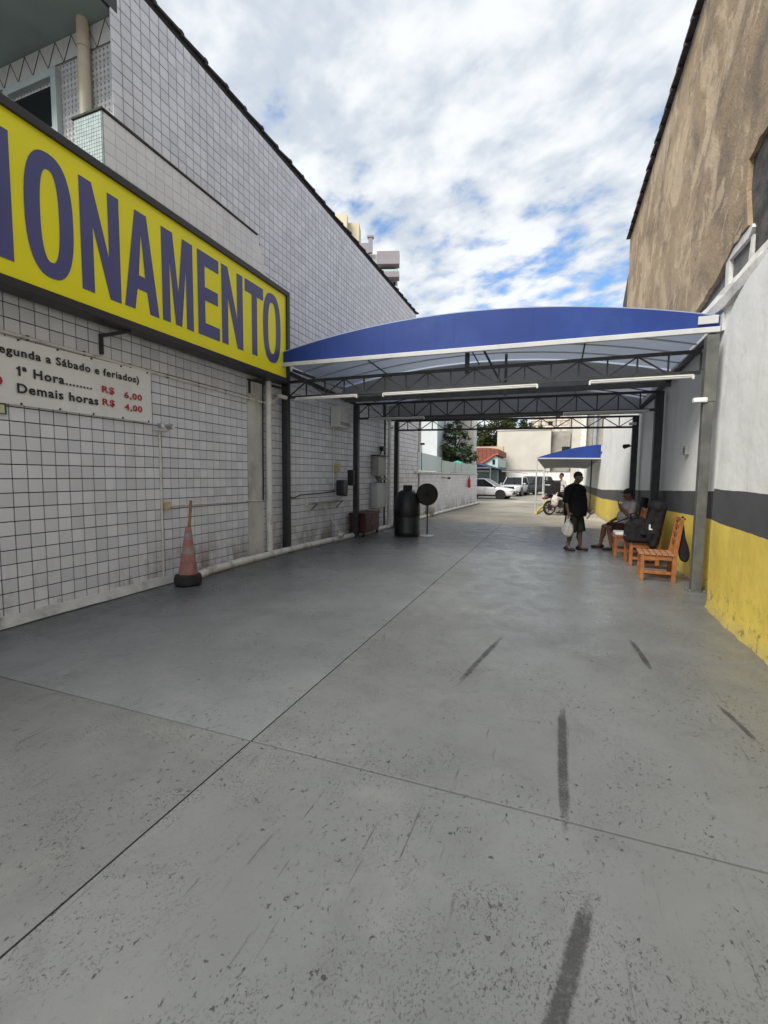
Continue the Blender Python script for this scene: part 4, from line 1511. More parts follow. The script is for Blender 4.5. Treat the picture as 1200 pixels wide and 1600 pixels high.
MB().lathe([(.28, -.06), (.295, -.02), (.295, .03), (.28, .06)], fc, 28, ax3).build('cage', 'black_plastic', o, smooth=40)
MB().lathe([(.06, .061), (.05, .09)], fc, 16, ax3).build('hub', 'rubber', o)
gm = MB()
for k in range(6):
    rr_ = .06 + k * .04
    gm.lathe([(rr_ - .003, .066), (rr_ + .003, .066), (rr_, .072)], fc, 28, ax3, True)
gm.build('grille', 'steel_dark', o)
MB().tube([fc - fa * .06, fc - fa * .2], [.07, .05], 12).build('motor', 'black_plastic', o, smooth=40)


def crumple(name, label, c, r, mt='bag_plastic'):
    o = thing(name, label, 'bag', (c[0], c[1], c[2] - r[2]))
    mb = MB()
    mb.ball((0, 0, 0), r, 26, 18)
    mb.v = [tuple(Vector(q) * (1 + .2 * mn.noise(Vector(q) * 11)) + Vector(c)) for q in mb.v]
    mb.build('bag', mt, o, smooth=70)
    return o


o = crumple('plastic_bag', 'white crumpled bag on the drain pipe behind the black fan', (-4.66, 17.6, .3), (.2, .3, .3))

# ------------------------------------------------------------------ chairs by the right wall
def wooden_chair():
    """faces -X, origin on the floor under the seat centre"""
    t_ = thing('wooden_chair', 'x', 'chair')
    hw, hd, sh = .23, .215, .44
    for sy in (-1, 1):
        MB().box(-hd - .025, -hd + .03, sy * hw - .027, sy * hw + .027, 0, sh - .03).build('leg', 'orange_wood', t_, bevel=.004)
        b = MB()
        b.prism([(hd - .03, 0), (hd + .03, 0), (hd + .035, sh), (hd + .1, 1.0), (hd + .05, 1.0), (hd - .025, sh)], lambda a, c_, d: (a, d, c_), sy * hw - .025, sy * hw + .025)
        b.build('leg', 'orange_wood', t_, bevel=.004)
        MB().box(-hd + .031, hd - .031, sy * hw - .014, sy * hw + .014, sh - .1, sh - .032).build('rail', 'orange_wood', t_)
        MB().box(-hd + .031, hd - .031, sy * hw - .014, sy * hw + .014, .12, .165).build('stretcher', 'orange_wood', t_)
    for xx in (-hd, hd - .0):
        MB().box(xx - .014, xx + .014, -hw + .028, hw - .028, sh - .1, sh - .032).build('rail', 'orange_wood', t_)
    for k in range(6):
        x0 = -hd - .05 + k * .081
        MB().box(x0, x0 + .068, -hw - .035, hw + .035, sh - .029, sh - .005).build('slat', 'seat_wood', t_, bevel=.004)
    for z in (.62, .74, .86, .97):
        k = (z - sh) / .56
        MB().cbox((hd + .002 + k * .068, 0, z), (.02, 2 * hw - .052, .062), ry=.115).build('back_slat', 'orange_wood', t_, bevel=.004)
    return t_


CH = wooden_chair()
CH['label'] = 'empty orange wooden chair nearest the grey column with a dark bag hanging on its back'
CH['group'] = 'wooden chairs along the right wall'
CH.location = (1.545, 8.27, 0)
CH.rotation_euler = (0, 0, R(-4))
for i, (x_, y, rz, lab) in enumerate(((1.53, 9.55, 3, 'second wooden chair from the grey column, loaded with a black backpack and jacket'),
                                      (1.4, 10.42, -3, 'wooden chair with a white cushion between the backpack and the seated man'))):
    c = copy_thing(CH, lab)
    c.location = (x_, y, 0)
    c.rotation_euler = (0, 0, R(rz))

o = thing('cushion', 'white seat cushion on the wooden chair beside the seated man', 'cushion', (1.38, 10.42, .44))
MB().cbox((1.38, 10.42, .475), (.44, .46, .07)).build('pad', 'cushion', o, bevel=.03, smooth=60)
# hanging dark bag
o = thing('hanging_bag', 'dark grey long bag hanging from the back of the nearest orange chair', 'bag', (1.86, 8.1, .3))
bm_ = MB()
bm_.loft([[(1.86 + a, 8.06 + b, z) for a, b in ((-w_, -.02), (0, -.04), (w_, -.02), (w_, .04), (0, .05), (-w_, .04))] for z, w_ in ((.98, .015), (.84, .025), (.7, .03), (.6, .06), (.48, .085), (.38, .075), (.32, .03))])
bm_.v = [(a + (1.0 - c_) * .1 - .04, b, c_) for a, b, c_ in bm_.v]
bm_.build('bag', 'black_cloth', o, smooth=60, subsurf=1)
MB().tube([(1.81, 8.12, .97), (1.83, 8.08, 1.02), (1.86, 8.05, .98)], .012, 6).build('strap', 'black_cloth', o)

# backpack and jacket on the second chair
o = thing('backpack', 'bulky black backpack lying on the second wooden chair', 'backpack', (1.38, 9.5, .44))
mb = MB().cbox((1.42, 9.42, .62), (.34, .4, .34)).ball((1.42, 9.4, .76), (.17, .2, .16)).cbox((1.28, 9.38, .56), (.12, .32, .22))
blob('body', mb, 'black_cloth', o, .018, 8)
MB().tube([(1.3, 9.25, .86), (1.28, 9.2, .96), (1.36, 9.2, .98), (1.42, 9.25, .9)], .016, 8).build('handle', 'black_cloth', o)
MB().cbox((1.215, 9.35, .56), (.012, .26, .012)).build('zip', 'chrome', o)
o = thing('jacket', 'black jacket draped over the back of the second wooden chair', 'jacket', (1.75, 9.5, .5))
mb = MB()
for k in range(7):
    yy = 9.24 + k * .1
    mb.capsule((1.76, yy, 1.08 + .02 * math.sin(k * 2)), (1.66 + .05 * math.sin(k * 1.7), yy, .42 + .04 * math.sin(k)), .1, .075)
mb.capsule((1.72, 9.22, 1.08), (1.74, 9.86, 1.09), .1, .1)
mb.capsule((1.68, 9.24, 1.02), (1.5, 9.22, .62), .075, .06)
mb.capsule((1.62, 9.2, .62), (1.6, 9.22, .5), .07, .05)
blob('body', mb, 'black_cloth', o, .016, 5)
MB().cbox((1.585, 9.16, .74), (.02, .02, .09), rz=.3).cbox((1.6, 9.16, .7), (.05, .02, .02)).build('buckle', 'white_plastic', o)

# black office chair that carries the seated man
o = thing('black_chair', 'black padded chair with the seated man in the pale shirt', 'chair', (1.55, 11.3, 0))
MB().cbox((1.5, 11.3, .42), (.48, .48, .08)).build('seat', 'black_cloth', o, bevel=.03, smooth=60)
MB().cbox((1.8, 11.28, .88), (.08, .5, .62), ry=.1).build('backrest', 'black_cloth', o, bevel=.03, smooth=60)
for sx in (-1, 1):
    for sy in (-1, 1):
        MB().tube([(1.5 + sx * .2, 11.3 + sy * .2, .39), (1.5 + sx * .23, 11.3 + sy * .22, 0)], .016, 8).build('leg', 'steel_dark', o)
for sy in (-1, 1):
    MB().tube([(1.7, 11.3 + sy * .2, .39), (1.76, 11.3 + sy * .2, .62)], .016, 8).build('back_post', 'steel_dark', o)

# ------------------------------------------------------------------ people
def finger_set(mb, wrist, d_, nrm, side, curl=.5, k=1.):
    """palm, four unequal fingers and a thumb leaving the side of the palm"""
    d_ = Vector(d_).normalized()
    nrm = Vector(nrm)
    nrm = (nrm - d_ * nrm.dot(d_)).normalized()
    ac = d_.cross(nrm).normalized() * side
    w = Vector(wrist)
    Mx = Matrix((ac, nrm, d_)).transposed().to_4x4()
    mb.ball(w + d_ * .05 * k, (.042 * k, .016 * k, .056 * k), 12, 8, Mx)
    for i, (off, ln) in enumerate(((-.031, .062), (-.011, .072), (.010, .074), (.030, .068))):
        q = w + d_ * .092 * k + ac * off * k
        dirv = d_
        for j, fr_ in enumerate((.45, .32, .25)):
            dirv = (Quaternion(ac * side * -1, -curl * (.5 + .35 * j)) @ dirv).normalized() if False else (dirv * math.cos(curl * (.4 + .3 * j)) + nrm * math.sin(curl * (.4 + .3 * j))).normalized()
            e = q + dirv * ln * fr_ * 1.15 * k
            mb.capsule(q, e, .0088 * k, .008 * k, 8)
            q = e
    a = w + d_ * .02 * k + ac * .034 * k
    b = a + (d_ * .7 + ac * .6 + nrm * .25).normalized() * .042 * k
    c = b + (d_ * .95 + ac * .1 + nrm * .35).normalized() * .035 * k
    mb.capsule(a, b, .0115 * k, .010 * k, 8)
    mb.capsule(b, c, .010 * k, .0085 * k, 8)


def head(mb, o, c, fwd, skin, k=1., tilt=0.):
    """skull, jaw, nose, ears; returns the frame for hair and eyes"""
    fwd = Vector(fwd).normalized()
    up = Vector((0, 0, 1))
    rtv = fwd.cross(up).normalized()
    up = rtv.cross(fwd)
    M = Matrix((rtv, fwd, up)).transposed().to_4x4()
    P = lambda a, b, z: Vector(c) + (M @ Vector((a, b, z))) * k
    mb.ball(P(0, -.012, .03), (.074 * k, .094 * k, .092 * k), 18, 12, M)
    mb.ball(P(0, .022, -.045), (.056 * k, .066 * k, .07 * k), 16, 10, M)
    mb.ball(P(0, .05, -.085), (.03 * k, .03 * k, .024 * k), 12, 8, M)
    mb.capsule(P(0, .086, .02), P(0, .105, -.022), .009 * k, .014 * k, 8)
    for s_ in (-1, 1):
        mb.ball(P(.074 * s_, -.012, -.005), (.011 * k, .022 * k, .033 * k), 10, 7, M)
        mb.capsule(P(.014 * s_, .088, .03), P(.052 * s_, .07, .033), .012 * k, .010 * k, 8)
        mb.ball(P(.034 * s_, .066, -.03), (.024 * k, .02 * k, .026 * k), 10, 7, M)
    return P, M


def face_parts(o, P, M, k=1.):
    for s_ in (-1, 1):
        e = MB().ball(P(.032 * s_, .082, .008), .0125 * k, 12, 8, M).build('eye', 'eye_white', o, smooth=60)
        MB().ball(P(.032 * s_, .0925, .008), .0062 * k, 10, 6, M).build('iris', 'hair_dark', e, smooth=60)
        MB().capsule(P(.016 * s_, .098, .034), P(.05 * s_, .083, .036), .005 * k, .004 * k, 8).build('eyebrow', 'hair_dark', o)
    MB().ball(P(0, .088, -.056), (.026 * k, .01 * k, .009 * k), 12, 6, M).build('lips', 'lip', o, smooth=60)


def hair_cap(o, P, M, mt, k=1., low=.0, back=.0):
    mb = MB()
    mb.ball(P(0, -.022, .04), (.082 * k, .098 * k, .094 * k), 24, 16, M)
    inv = M.to_3x3().transposed()
    c0 = P(0, 0, 0)
    v2 = []
    for q in mb.v:
        l = inv @ (Vector(q) - c0)
        lim = .055 + (l.y / k - .02) * .35 if l.y / k > -.02 else -.05 - low
        if l.z / k < lim:
            l.z = lim * k
            l.x *= .9
            l.y = l.y * .9 if l.y < 0 else min(l.y, .06 * k)
        l *= 1 + .02 * mn.noise(l * 60)
        v2.append(tuple(c0 + M.to_3x3() @ l))
    mb.v = v2
    return mb.build('hair', mt, o, smooth=70)


# --- man standing with his back half turned, carrying a plastic bag
PX, PY = .40, 10.77
man = thing('person', 'person standing in dark shirt and dark shorts holding a white plastic bag', 'person', (PX, PY, 0))
fa_ = R(-28)
F = Vector((math.cos(fa_), math.sin(fa_), 0))          # facing
Rr = Vector((F.y, -F.x, 0))                             # his right
def pm(r_, f_, z):
    return Vector((PX, PY, 0)) + Rr * r_ + F * f_ + Vector((0, 0, z))
body = MB()
for s_, ff_ in ((1, -.05), (-1, .1)):
    hip, knee, ank = pm(.1 * s_, 0, .86), pm(.12 * s_, ff_ * .6 + .03, .47), pm(.13 * s_, ff_, .09)
    body.capsule(hip, knee, .09, .058).capsule(knee, ank, .055, .036)
    body.ball(knee + Vector((0, 0, -.15)) - F * .018, (.055, .055, .11))
    body.capsule(ank, pm(.14 * s_, ff_ + .1, .045), .036, .03)
body.ball(pm(0, 0, .9), (.17, .15, .14)).ball(pm(0, .03, 1.08), (.18, .19, .2)).ball(pm(0, 0, 1.3), (.19, .15, .17))
body.capsule(pm(-.15, 0, 1.4), pm(.15, 0, 1.4), .07, .07)
body.capsule(pm(0, -.01, 1.4), pm(0, .04, 1.53), .062, .057)
Hf = (F * .9 - Vector((0, 0, .32)))
Pm, Mm = head(body, man, pm(0, .06, 1.595), Hf, 'skin_dark', 1.0)
# right arm hangs with the bag; left arm bent in front with a paper
sh_, el, wr = pm(.22, -.01, 1.38), pm(.3, -.05, 1.1), pm(.3, .02, .86)
body.capsule(sh_, el, .052, .042).capsule(el, wr, .04, .028)
finger_set(body, wr, wr - el, -Rr, 1, 1.35)
sh2, el2, wr2 = pm(-.22, -.01, 1.38), pm(-.3, .0, 1.1), pm(-.25, .18, .9)
body.capsule(sh2, el2, .052, .042).capsule(el2, wr2, .04, .028)
finger_set(body, wr2, wr2 - el2, (0, 0, 1), 1, .7)
blob('body', body, 'skin_dark', man, .008, 3)
face_parts(man, Pm, Mm)
hair_cap(man, Pm, Mm, 'hair_dark', 1.0)
shirt = MB()
shirt.ball(pm(0, .03, 1.08), (.235, .235, .24)).ball(pm(0, .0, 1.3), (.235, .19, .18)).capsule(pm(-.17, 0, 1.39), pm(.17, 0, 1.39), .078, .078)
shirt.lathe([(.235, .77), (.24, .85), (.245, .98), (.235, 1.1), (.215, 1.25), (.15, 1.36)], pm(0, .02, 0), 20)
shirt.capsule(pm(.2, 0, 1.38), pm(.295, -.045, 1.12), .082, .078).capsule(pm(-.2, 0, 1.38), pm(-.295, .0, 1.12), .082, .078)
shirt.tube([pm(0, .0, 1.42), pm(0, .02, 1.47)], [.085, .073], 14)
blob('shirt', shirt, 'shirt_black', man, .011, 4)
sho = MB()
sho.tube([pm(0, .02, .98), pm(0, .02, .82)], [.195, .2], 18)
for s_, ff_ in ((1, -.03), (-1, .05)):
    sho.tube([pm(.085 * s_, .0, .9), pm(.115 * s_, ff_ * .6 + .01, .62), pm(.125 * s_, ff_ + .01, .42)], [.13, .135, .145], 16)
blob('shorts', sho, 'shorts_olive', man, .011, 3)
for s_, ff_ in ((1, -.05), (-1, .1)):
    sh_m = MB().capsule(pm(.125 * s_, ff_ - .05, .048), pm(.15 * s_, ff_ + .15, .036), .045, .035).ball(pm(.13 * s_, ff_ - .01, .075), (.05, .055, .05))
    sh_m.v = [(a, b, max(c_, .002)) for a, b, c_ in sh_m.v]
    blob('shoe', sh_m, 'shoe_dark', man, .009, 3)
bg_ = thing('plastic_bag', 'white plastic shopping bag hanging from the hand of the standing person', 'bag', tuple(wr + Vector((0, 0, -.5))))
hp = wr + Vector((0, 0, -.08))
mb = MB()
rings = []
for z, a, b in ((-.06, .03, .02), (-.12, .045, .035), (-.2, .095, .07), (-.3, .125, .09), (-.38, .12, .085), (-.44, .08, .06), (-.455, .02, .02)):
    rg = []
    for k in range(28):
        an = 2 * math.pi * k / 28
        rr_ = 1 + .14 * math.sin(an * 5 + z * 20) + .1 * mn.noise(Vector((math.cos(an) * 2, math.sin(an) * 2, z * 12)))
        rg.append(hp + F * (a * math.cos(an) * rr_) + Rr * (b * math.sin(an) * rr_) + Vector((0, 0, z)))
    rings.append(rg)
mb.loft(rings)
mb.build('sack', 'bag_plastic', bg_, smooth=70)
for s_ in (-1, 1):
    MB().tube([hp + F * .025 * s_ + Vector((0, 0, -.08)), hp + F * .022 * s_ + Vector((0, 0, .0)), hp + Vector((0, 0, .03))], [.014, .01, .01], 6).build('handle', 'bag_plastic', bg_)
pp_ = thing('folded_paper', 'white folded paper in the left hand of the standing person', 'paper', tuple(wr2))
MB().cbox(tuple(wr2 + F * .06 + Vector((0, 0, -.1))), (.02, .05, .24), rz=fa_, ry=.6).build('sheet', 'banner_white', pp_)

# --- man sitting on the black chair, forearm raised across his chest
sit = thing('person', 'person seated in a pale shirt and dark cap, one arm across the chest', 'person', (1.45, 11.3, 0))
SXp, SYp = 1.52, 11.28
sa = R(188)
F = Vector((math.cos(sa), math.sin(sa), 0))
Rr = Vector((F.y, -F.x, 0))
def ps_(r_, f_, z):
    return Vector((SXp, SYp, 0)) + Rr * r_ + F * f_ + Vector((0, 0, z))
body = MB()
legs = []
for s_, kf, af in ((1, .44, .5), (-1, .42, .34)):
    hip, knee, ank = ps_(.1 * s_, .02, .53), ps_(.15 * s_, kf, .5), ps_(.16 * s_, af, .09)
    legs.append((hip, knee, ank, s_, af))
    body.capsule(hip, knee, .085, .06).capsule(knee, ank, .056, .036)
    body.ball(knee.lerp(ank, .35) - F * .02, (.05, .05, .1))
    body.capsule(ank, ps_(.17 * s_, af + .1, .045), .036, .03)
body.ball(ps_(0, 0, .56), (.18, .18, .13)).ball(ps_(0, .02, .74), (.17, .16, .19)).ball(ps_(0, -.03, .94), (.18, .14, .16))
body.capsule(ps_(-.15, -.05, 1.04), ps_(.15, -.05, 1.04), .068, .068)
body.capsule(ps_(0, -.05, 1.04), ps_(0, .0, 1.16), .06, .055)
Hf = F * .95 + Vector((0, -.25, -.12))
Psn, Msn = head(body, sit, ps_(0, .02, 1.235), Hf, 'skin_brown', 1.0)
# his left arm (nearest the lane side, towards the camera) bent up across the chest
shl, ell, wrl = ps_(-.2, -.04, 1.02), ps_(-.27, .04, .78), ps_(-.1, .2, .96)
body.capsule(shl, ell, .05, .042).capsule(ell, wrl, .042, .03)
finger_set(body, wrl, Vector(F * .15 + Rr * .5 + Vector((0, 0, .75))), -F, -1, .3)
shr, elr, wrr = ps_(.2, -.04, 1.02), ps_(.26, .04, .76), ps_(.17, .3, .62)
body.capsule(shr, elr, .05, .042).capsule(elr, wrr, .042, .03)
finger_set(body, wrr, wrr - elr, (0, 0, -1), 1, .4)
blob('body', body, 'skin_brown', sit, .008, 3)
face_parts(sit, Psn, Msn)
hair_cap(sit, Psn, Msn, 'hair_dark', 1.0)
capm = MB()
capm.ball(Psn(0, -.012, .065), (.088, .106, .078), 20, 12, Msn)
cp = capm.build('cap', 'hat_cap', sit, smooth=60)
bm2 = MB().ball(Psn(0, .1, .066), (.07, .075, .008), 18, 8, Msn)
bm2.build('visor', 'hat_cap', cp, smooth=60)
shirt = MB()
shirt.ball(ps_(0, .02, .62), (.2, .2, .15)).ball(ps_(0, .03, .74), (.2, .195, .2)).ball(ps_(0, -.02, .94), (.205, .165, .17)).capsule(ps_(-.16, -.05, 1.03), ps_(.16, -.05, 1.03), .076, .076)
shirt.capsule(ps_(-.19, -.04, 1.02), ps_(-.245, .005, .82), .072, .068).capsule(ps_(.19, -.04, 1.02), ps_(.245, .02, .82), .072, .068)
shirt.tube([ps_(0, -.05, 1.06), ps_(0, -.03, 1.11)], [.085, .07], 14)
blob('shirt', shirt, 'shirt_pale', sit, .011, 4)
sho = MB()
sho.ball(ps_(0, 0, .55), (.21, .21, .13))
for hip, knee, ank, s_, af in legs:
    sho.tube([hip, hip.lerp(knee, .88)], [.115, .09], 16)
blob('shorts', sho, 'shorts_maroon', sit, .011, 3)
for hip, knee, ank, s_, af in legs:
    q = MB().capsule(ps_(.165 * s_, af - .04, .045), ps_(.18 * s_, af + .17, .035), .045, .034).ball(ps_(.165 * s_, af, .07), (.048, .05, .048))
    q.v = [(a, b, max(c_, .002)) for a, b, c_ in q.v]
    blob('shoe', q, 'shoe_dark', sit, .009, 3)
um = thing('cane', 'dark stick leaning across the lap of the seated person', 'stick', (1.1, 11.1, .6))
MB().tube([ps_(-.3, .52, .52), ps_(-.24, .2, .68), ps_(-.2, .06, .74)], .012, 8).build('stick', 'black_plastic', um)

# --- woman standing by the motorcycle
WXp, WYp = .24, 21.75
wom = thing('person', 'person with reddish brown hair in a white top and trousers standing behind the motorcycle', 'person', (WXp, WYp, 0))
wa = R(232)
F = Vector((math.cos(wa), math.sin(wa), 0))
Rr = Vector((F.y, -F.x, 0))
def pw(r_, f_, z):
    return Vector((WXp, WYp, 0)) + Rr * r_ + F * f_ + Vector((0, 0, z))
body = MB()
for s_ in (-1, 1):
    body.capsule(pw(.09 * s_, 0, .88), pw(.1 * s_, .03, .49), .085, .055).capsule(pw(.1 * s_, .03, .49), pw(.1 * s_, -.02, .08), .052, .034)
    body.capsule(pw(.1 * s_, -.02, .06), pw(.11 * s_, .12, .04), .034, .028)
body.ball(pw(0, 0, .92), (.16, .13, .13)).ball(pw(0, 0, 1.12), (.13, .11, .17)).ball(pw(0, .0, 1.32), (.15, .12, .14)).capsule(pw(-.13, 0, 1.42), pw(.13, 0, 1.42), .055, .055)
body.capsule(pw(0, 0, 1.42), pw(0, .02, 1.56), .048, .045)
Pw, Mw = head(body, wom, pw(0, .03, 1.655), F, 'skin_light', 1.08)
for s_ in (-1, 1):
    a, b, c = pw(.17 * s_, 0, 1.41), pw(.22 * s_, -.02, 1.13), pw(.2 * s_, .16, .95)
    body.capsule(a, b, .043, .036).capsule(b, c, .034, .025)
    finger_set(body, c, c - b, -Rr * s_, s_, .6)
blob('body', body, 'skin_light', wom, .009, 3)
face_parts(wom, Pw, Mw, 1.08)
hair_cap(wom, Pw, Mw, 'hair_brown', 1.12, .03)
q = MB().ball(pw(0, 0, 1.0), (.165, .14, .16)).ball(pw(0, 0, 1.14), (.15, .13, .18)).ball(pw(0, .01, 1.32), (.17, .135, .15)).capsule(pw(-.14, 0, 1.41), pw(.14, 0, 1.41), .065, .065)
for s_ in (-1, 1):
    q.capsule(pw(.16 * s_, 0, 1.4), pw(.21 * s_, -.015, 1.2), .06, .055)
blob('shirt', q, 'shirt_white', wom, .012, 4)
q = MB().ball(pw(0, 0, .92), (.175, .145, .13))
for s_ in (-1, 1):
    q.tube([pw(.09 * s_, 0, .9), pw(.1 * s_, .03, .5), pw(.1 * s_, -.01, .12)], [.105, .078, .07], 14)
blob('trousers', q, 'shirt_white', wom, .012, 3)
for s_ in (-1, 1):
    q = MB().capsule(pw(.1 * s_, -.04, .045), pw(.11 * s_, .14, .035), .042, .032)
    q.v = [(a, b, max(c_, .0)) for a, b, c_ in q.v]
    blob('shoe', q, 'shoe_dark', wom, .01, 3)

# ------------------------------------------------------------------ motorcycle
MO = thing('motorcycle', 'dark motorcycle with a black top box parked beyond the standing person', 'motorcycle', (0, 0, 0))
def wheel_m(x, r, name='wheel'):
    w = MB().lathe([(r - .085, -.045), (r - .02, -.05), (r, -.02), (r, .02), (r - .02, .05), (r - .085, .045)], (x, 0, r), 28, 'Y', True).build(name, 'rubber', MO, smooth=40)
    MB().lathe([(r - .10, -.03), (r - .085, -.035), (r - .085, .035), (r - .10, .03)], (x, 0, r), 28, 'Y', True).build('rim', 'alloy', w, smooth=40)
    sp = MB()
    for k in range(5):
        a = 2 * math.pi * k / 5
        sp.bar((x, 0, r), (x + (r - .1) * math.cos(a), 0, r + (r - .1) * math.sin(a)), .025, .04)
    sp.lathe([(.05, -.05), (.05, .05)], (x, 0, r), 14, 'Y')
    sp.lathe([(.12, .03), (.12, .04)], (x, 0, r), 18, 'Y')
    sp.build('spokes', 'steel_dark', w)
wheel_m(-.63, .31)
wheel_m(.64, .31)
for s_ in (-1, 1):
    MB().tube([(-.63, s_ * .09, .31), (-.38, s_ * .09, .95)], .026, 10).build('fork_leg', 'alloy', MO)
    MB().tube([(.1, s_ * .1, .4), (.64, s_ * .1, .31)], .022, 8).build('swing_arm', 'steel_dark', MO)
    MB().tube([(.55, s_ * .12, .35), (.45, s_ * .12, .72)], .03, 10).build('shock', 'red', MO)
    MB().tube([(-.36, s_ * .05, 1.0), (-.3, s_ * .2, 1.06), (-.22, s_ * .37, 1.03)], .014, 8).build('handlebar', 'black_plastic', MO)
    MB().tube([(-.3, s_ * .26, 1.05), (-.32, s_ * .32, 1.2)], .008, 6).build('mirror_stalk', 'black_plastic', MO)
    MB().ball((-.33, s_ * .34, 1.23), (.02, .055, .035)).build('mirror', 'black_plastic', MO, smooth=60)
    MB().ball((-.44, s_ * .16, .86), (.04, .03, .025)).build('indicator', 'switch_yellow', MO, smooth=60)
MB().ball((-.47, 0, .93), (.09, .1, .1)).build('headlight', 'lamp_clear', MO, smooth=60)
MB().prism([(-.8, .5), (-.95, .42), (-.78, .63), (-.5, .64), (-.4, .55), (-.6, .6)], lambda a, b, d: (a, d, b), -.06, .06).build('front_mudguard', 'moto_red', MO, bevel=.015)
MB().ball((-.1, 0, .86), (.29, .15, .15), 18, 12).build('tank', 'moto_red', MO, smooth=60)
MB().cbox((.42, 0, .82), (.72, .24, .1)).build('seat', 'black_cloth', MO, bevel=.04, smooth=60)
MB().cbox((-.06, 0, .47), (.36, .26, .32)).build('engine', 'steel_dark', MO, bevel=.03)
fn = MB()
for k in range(6):
    fn.box(-.26, .06, -.16, .16, .5 + k * .03, .512 + k * .03)
fn.build('cooling_fins', 'alloy', MO)
MB().tube([(-.4, 0, .92), (-.25, 0, .4), (.1, 0, .32), (.3, 0, .7)], .03, 8).build('frame', 'steel_dark', MO)
MB().tube([(-.2, -.15, .4), (-.1, -.17, .26), (.2, -.17, .28), (.75, -.2, .42)], [.022, .022, .025, .045], 10).build('exhaust', 'chrome', MO, smooth=50)
MB().prism([(.4, .78), (.75, .84), (.95, .7), (.92, .66), (.7, .72), (.4, .7)], lambda a, b, d: (a, d, b), -.1, .1).build('rear_cowl', 'moto_red', MO, bevel=.015)
MB().cbox((.95, 0, .72), (.04, .14, .06)).build('tail_lamp', 'lamp_red', MO)
bx = MB().cbox((.52, 0, 1.16), (.48, .48, .52)).build('top_box', 'black_plastic', MO, bevel=.03)
MB().cbox((.52, 0, 1.45), (.5, .5, .05)).build('lid', 'black_plastic', bx, bevel=.015)
MB().cbox((.763, 0, 1.28), (.006, .32, .035)).build('stripe', 'white_plastic', bx)
MB().tube([(.05, .1, .3), (.1, .28, .0)], .012, 8).build('side_stand', 'steel_dark', MO)
MO.location = (.284, 20.99, 0)
MO.rotation_euler = (0, 0, R(218))
o = crumple('plastic_bag', 'white plastic bag tied to the motorcycle beside its front wheel', (.0, 20.3, .62), (.15, .12, .24))
MB().tube([(.02, 20.32, .82), (.08, 20.4, .98)], [.03, .012], 8).build('knot', 'bag_plastic', o)

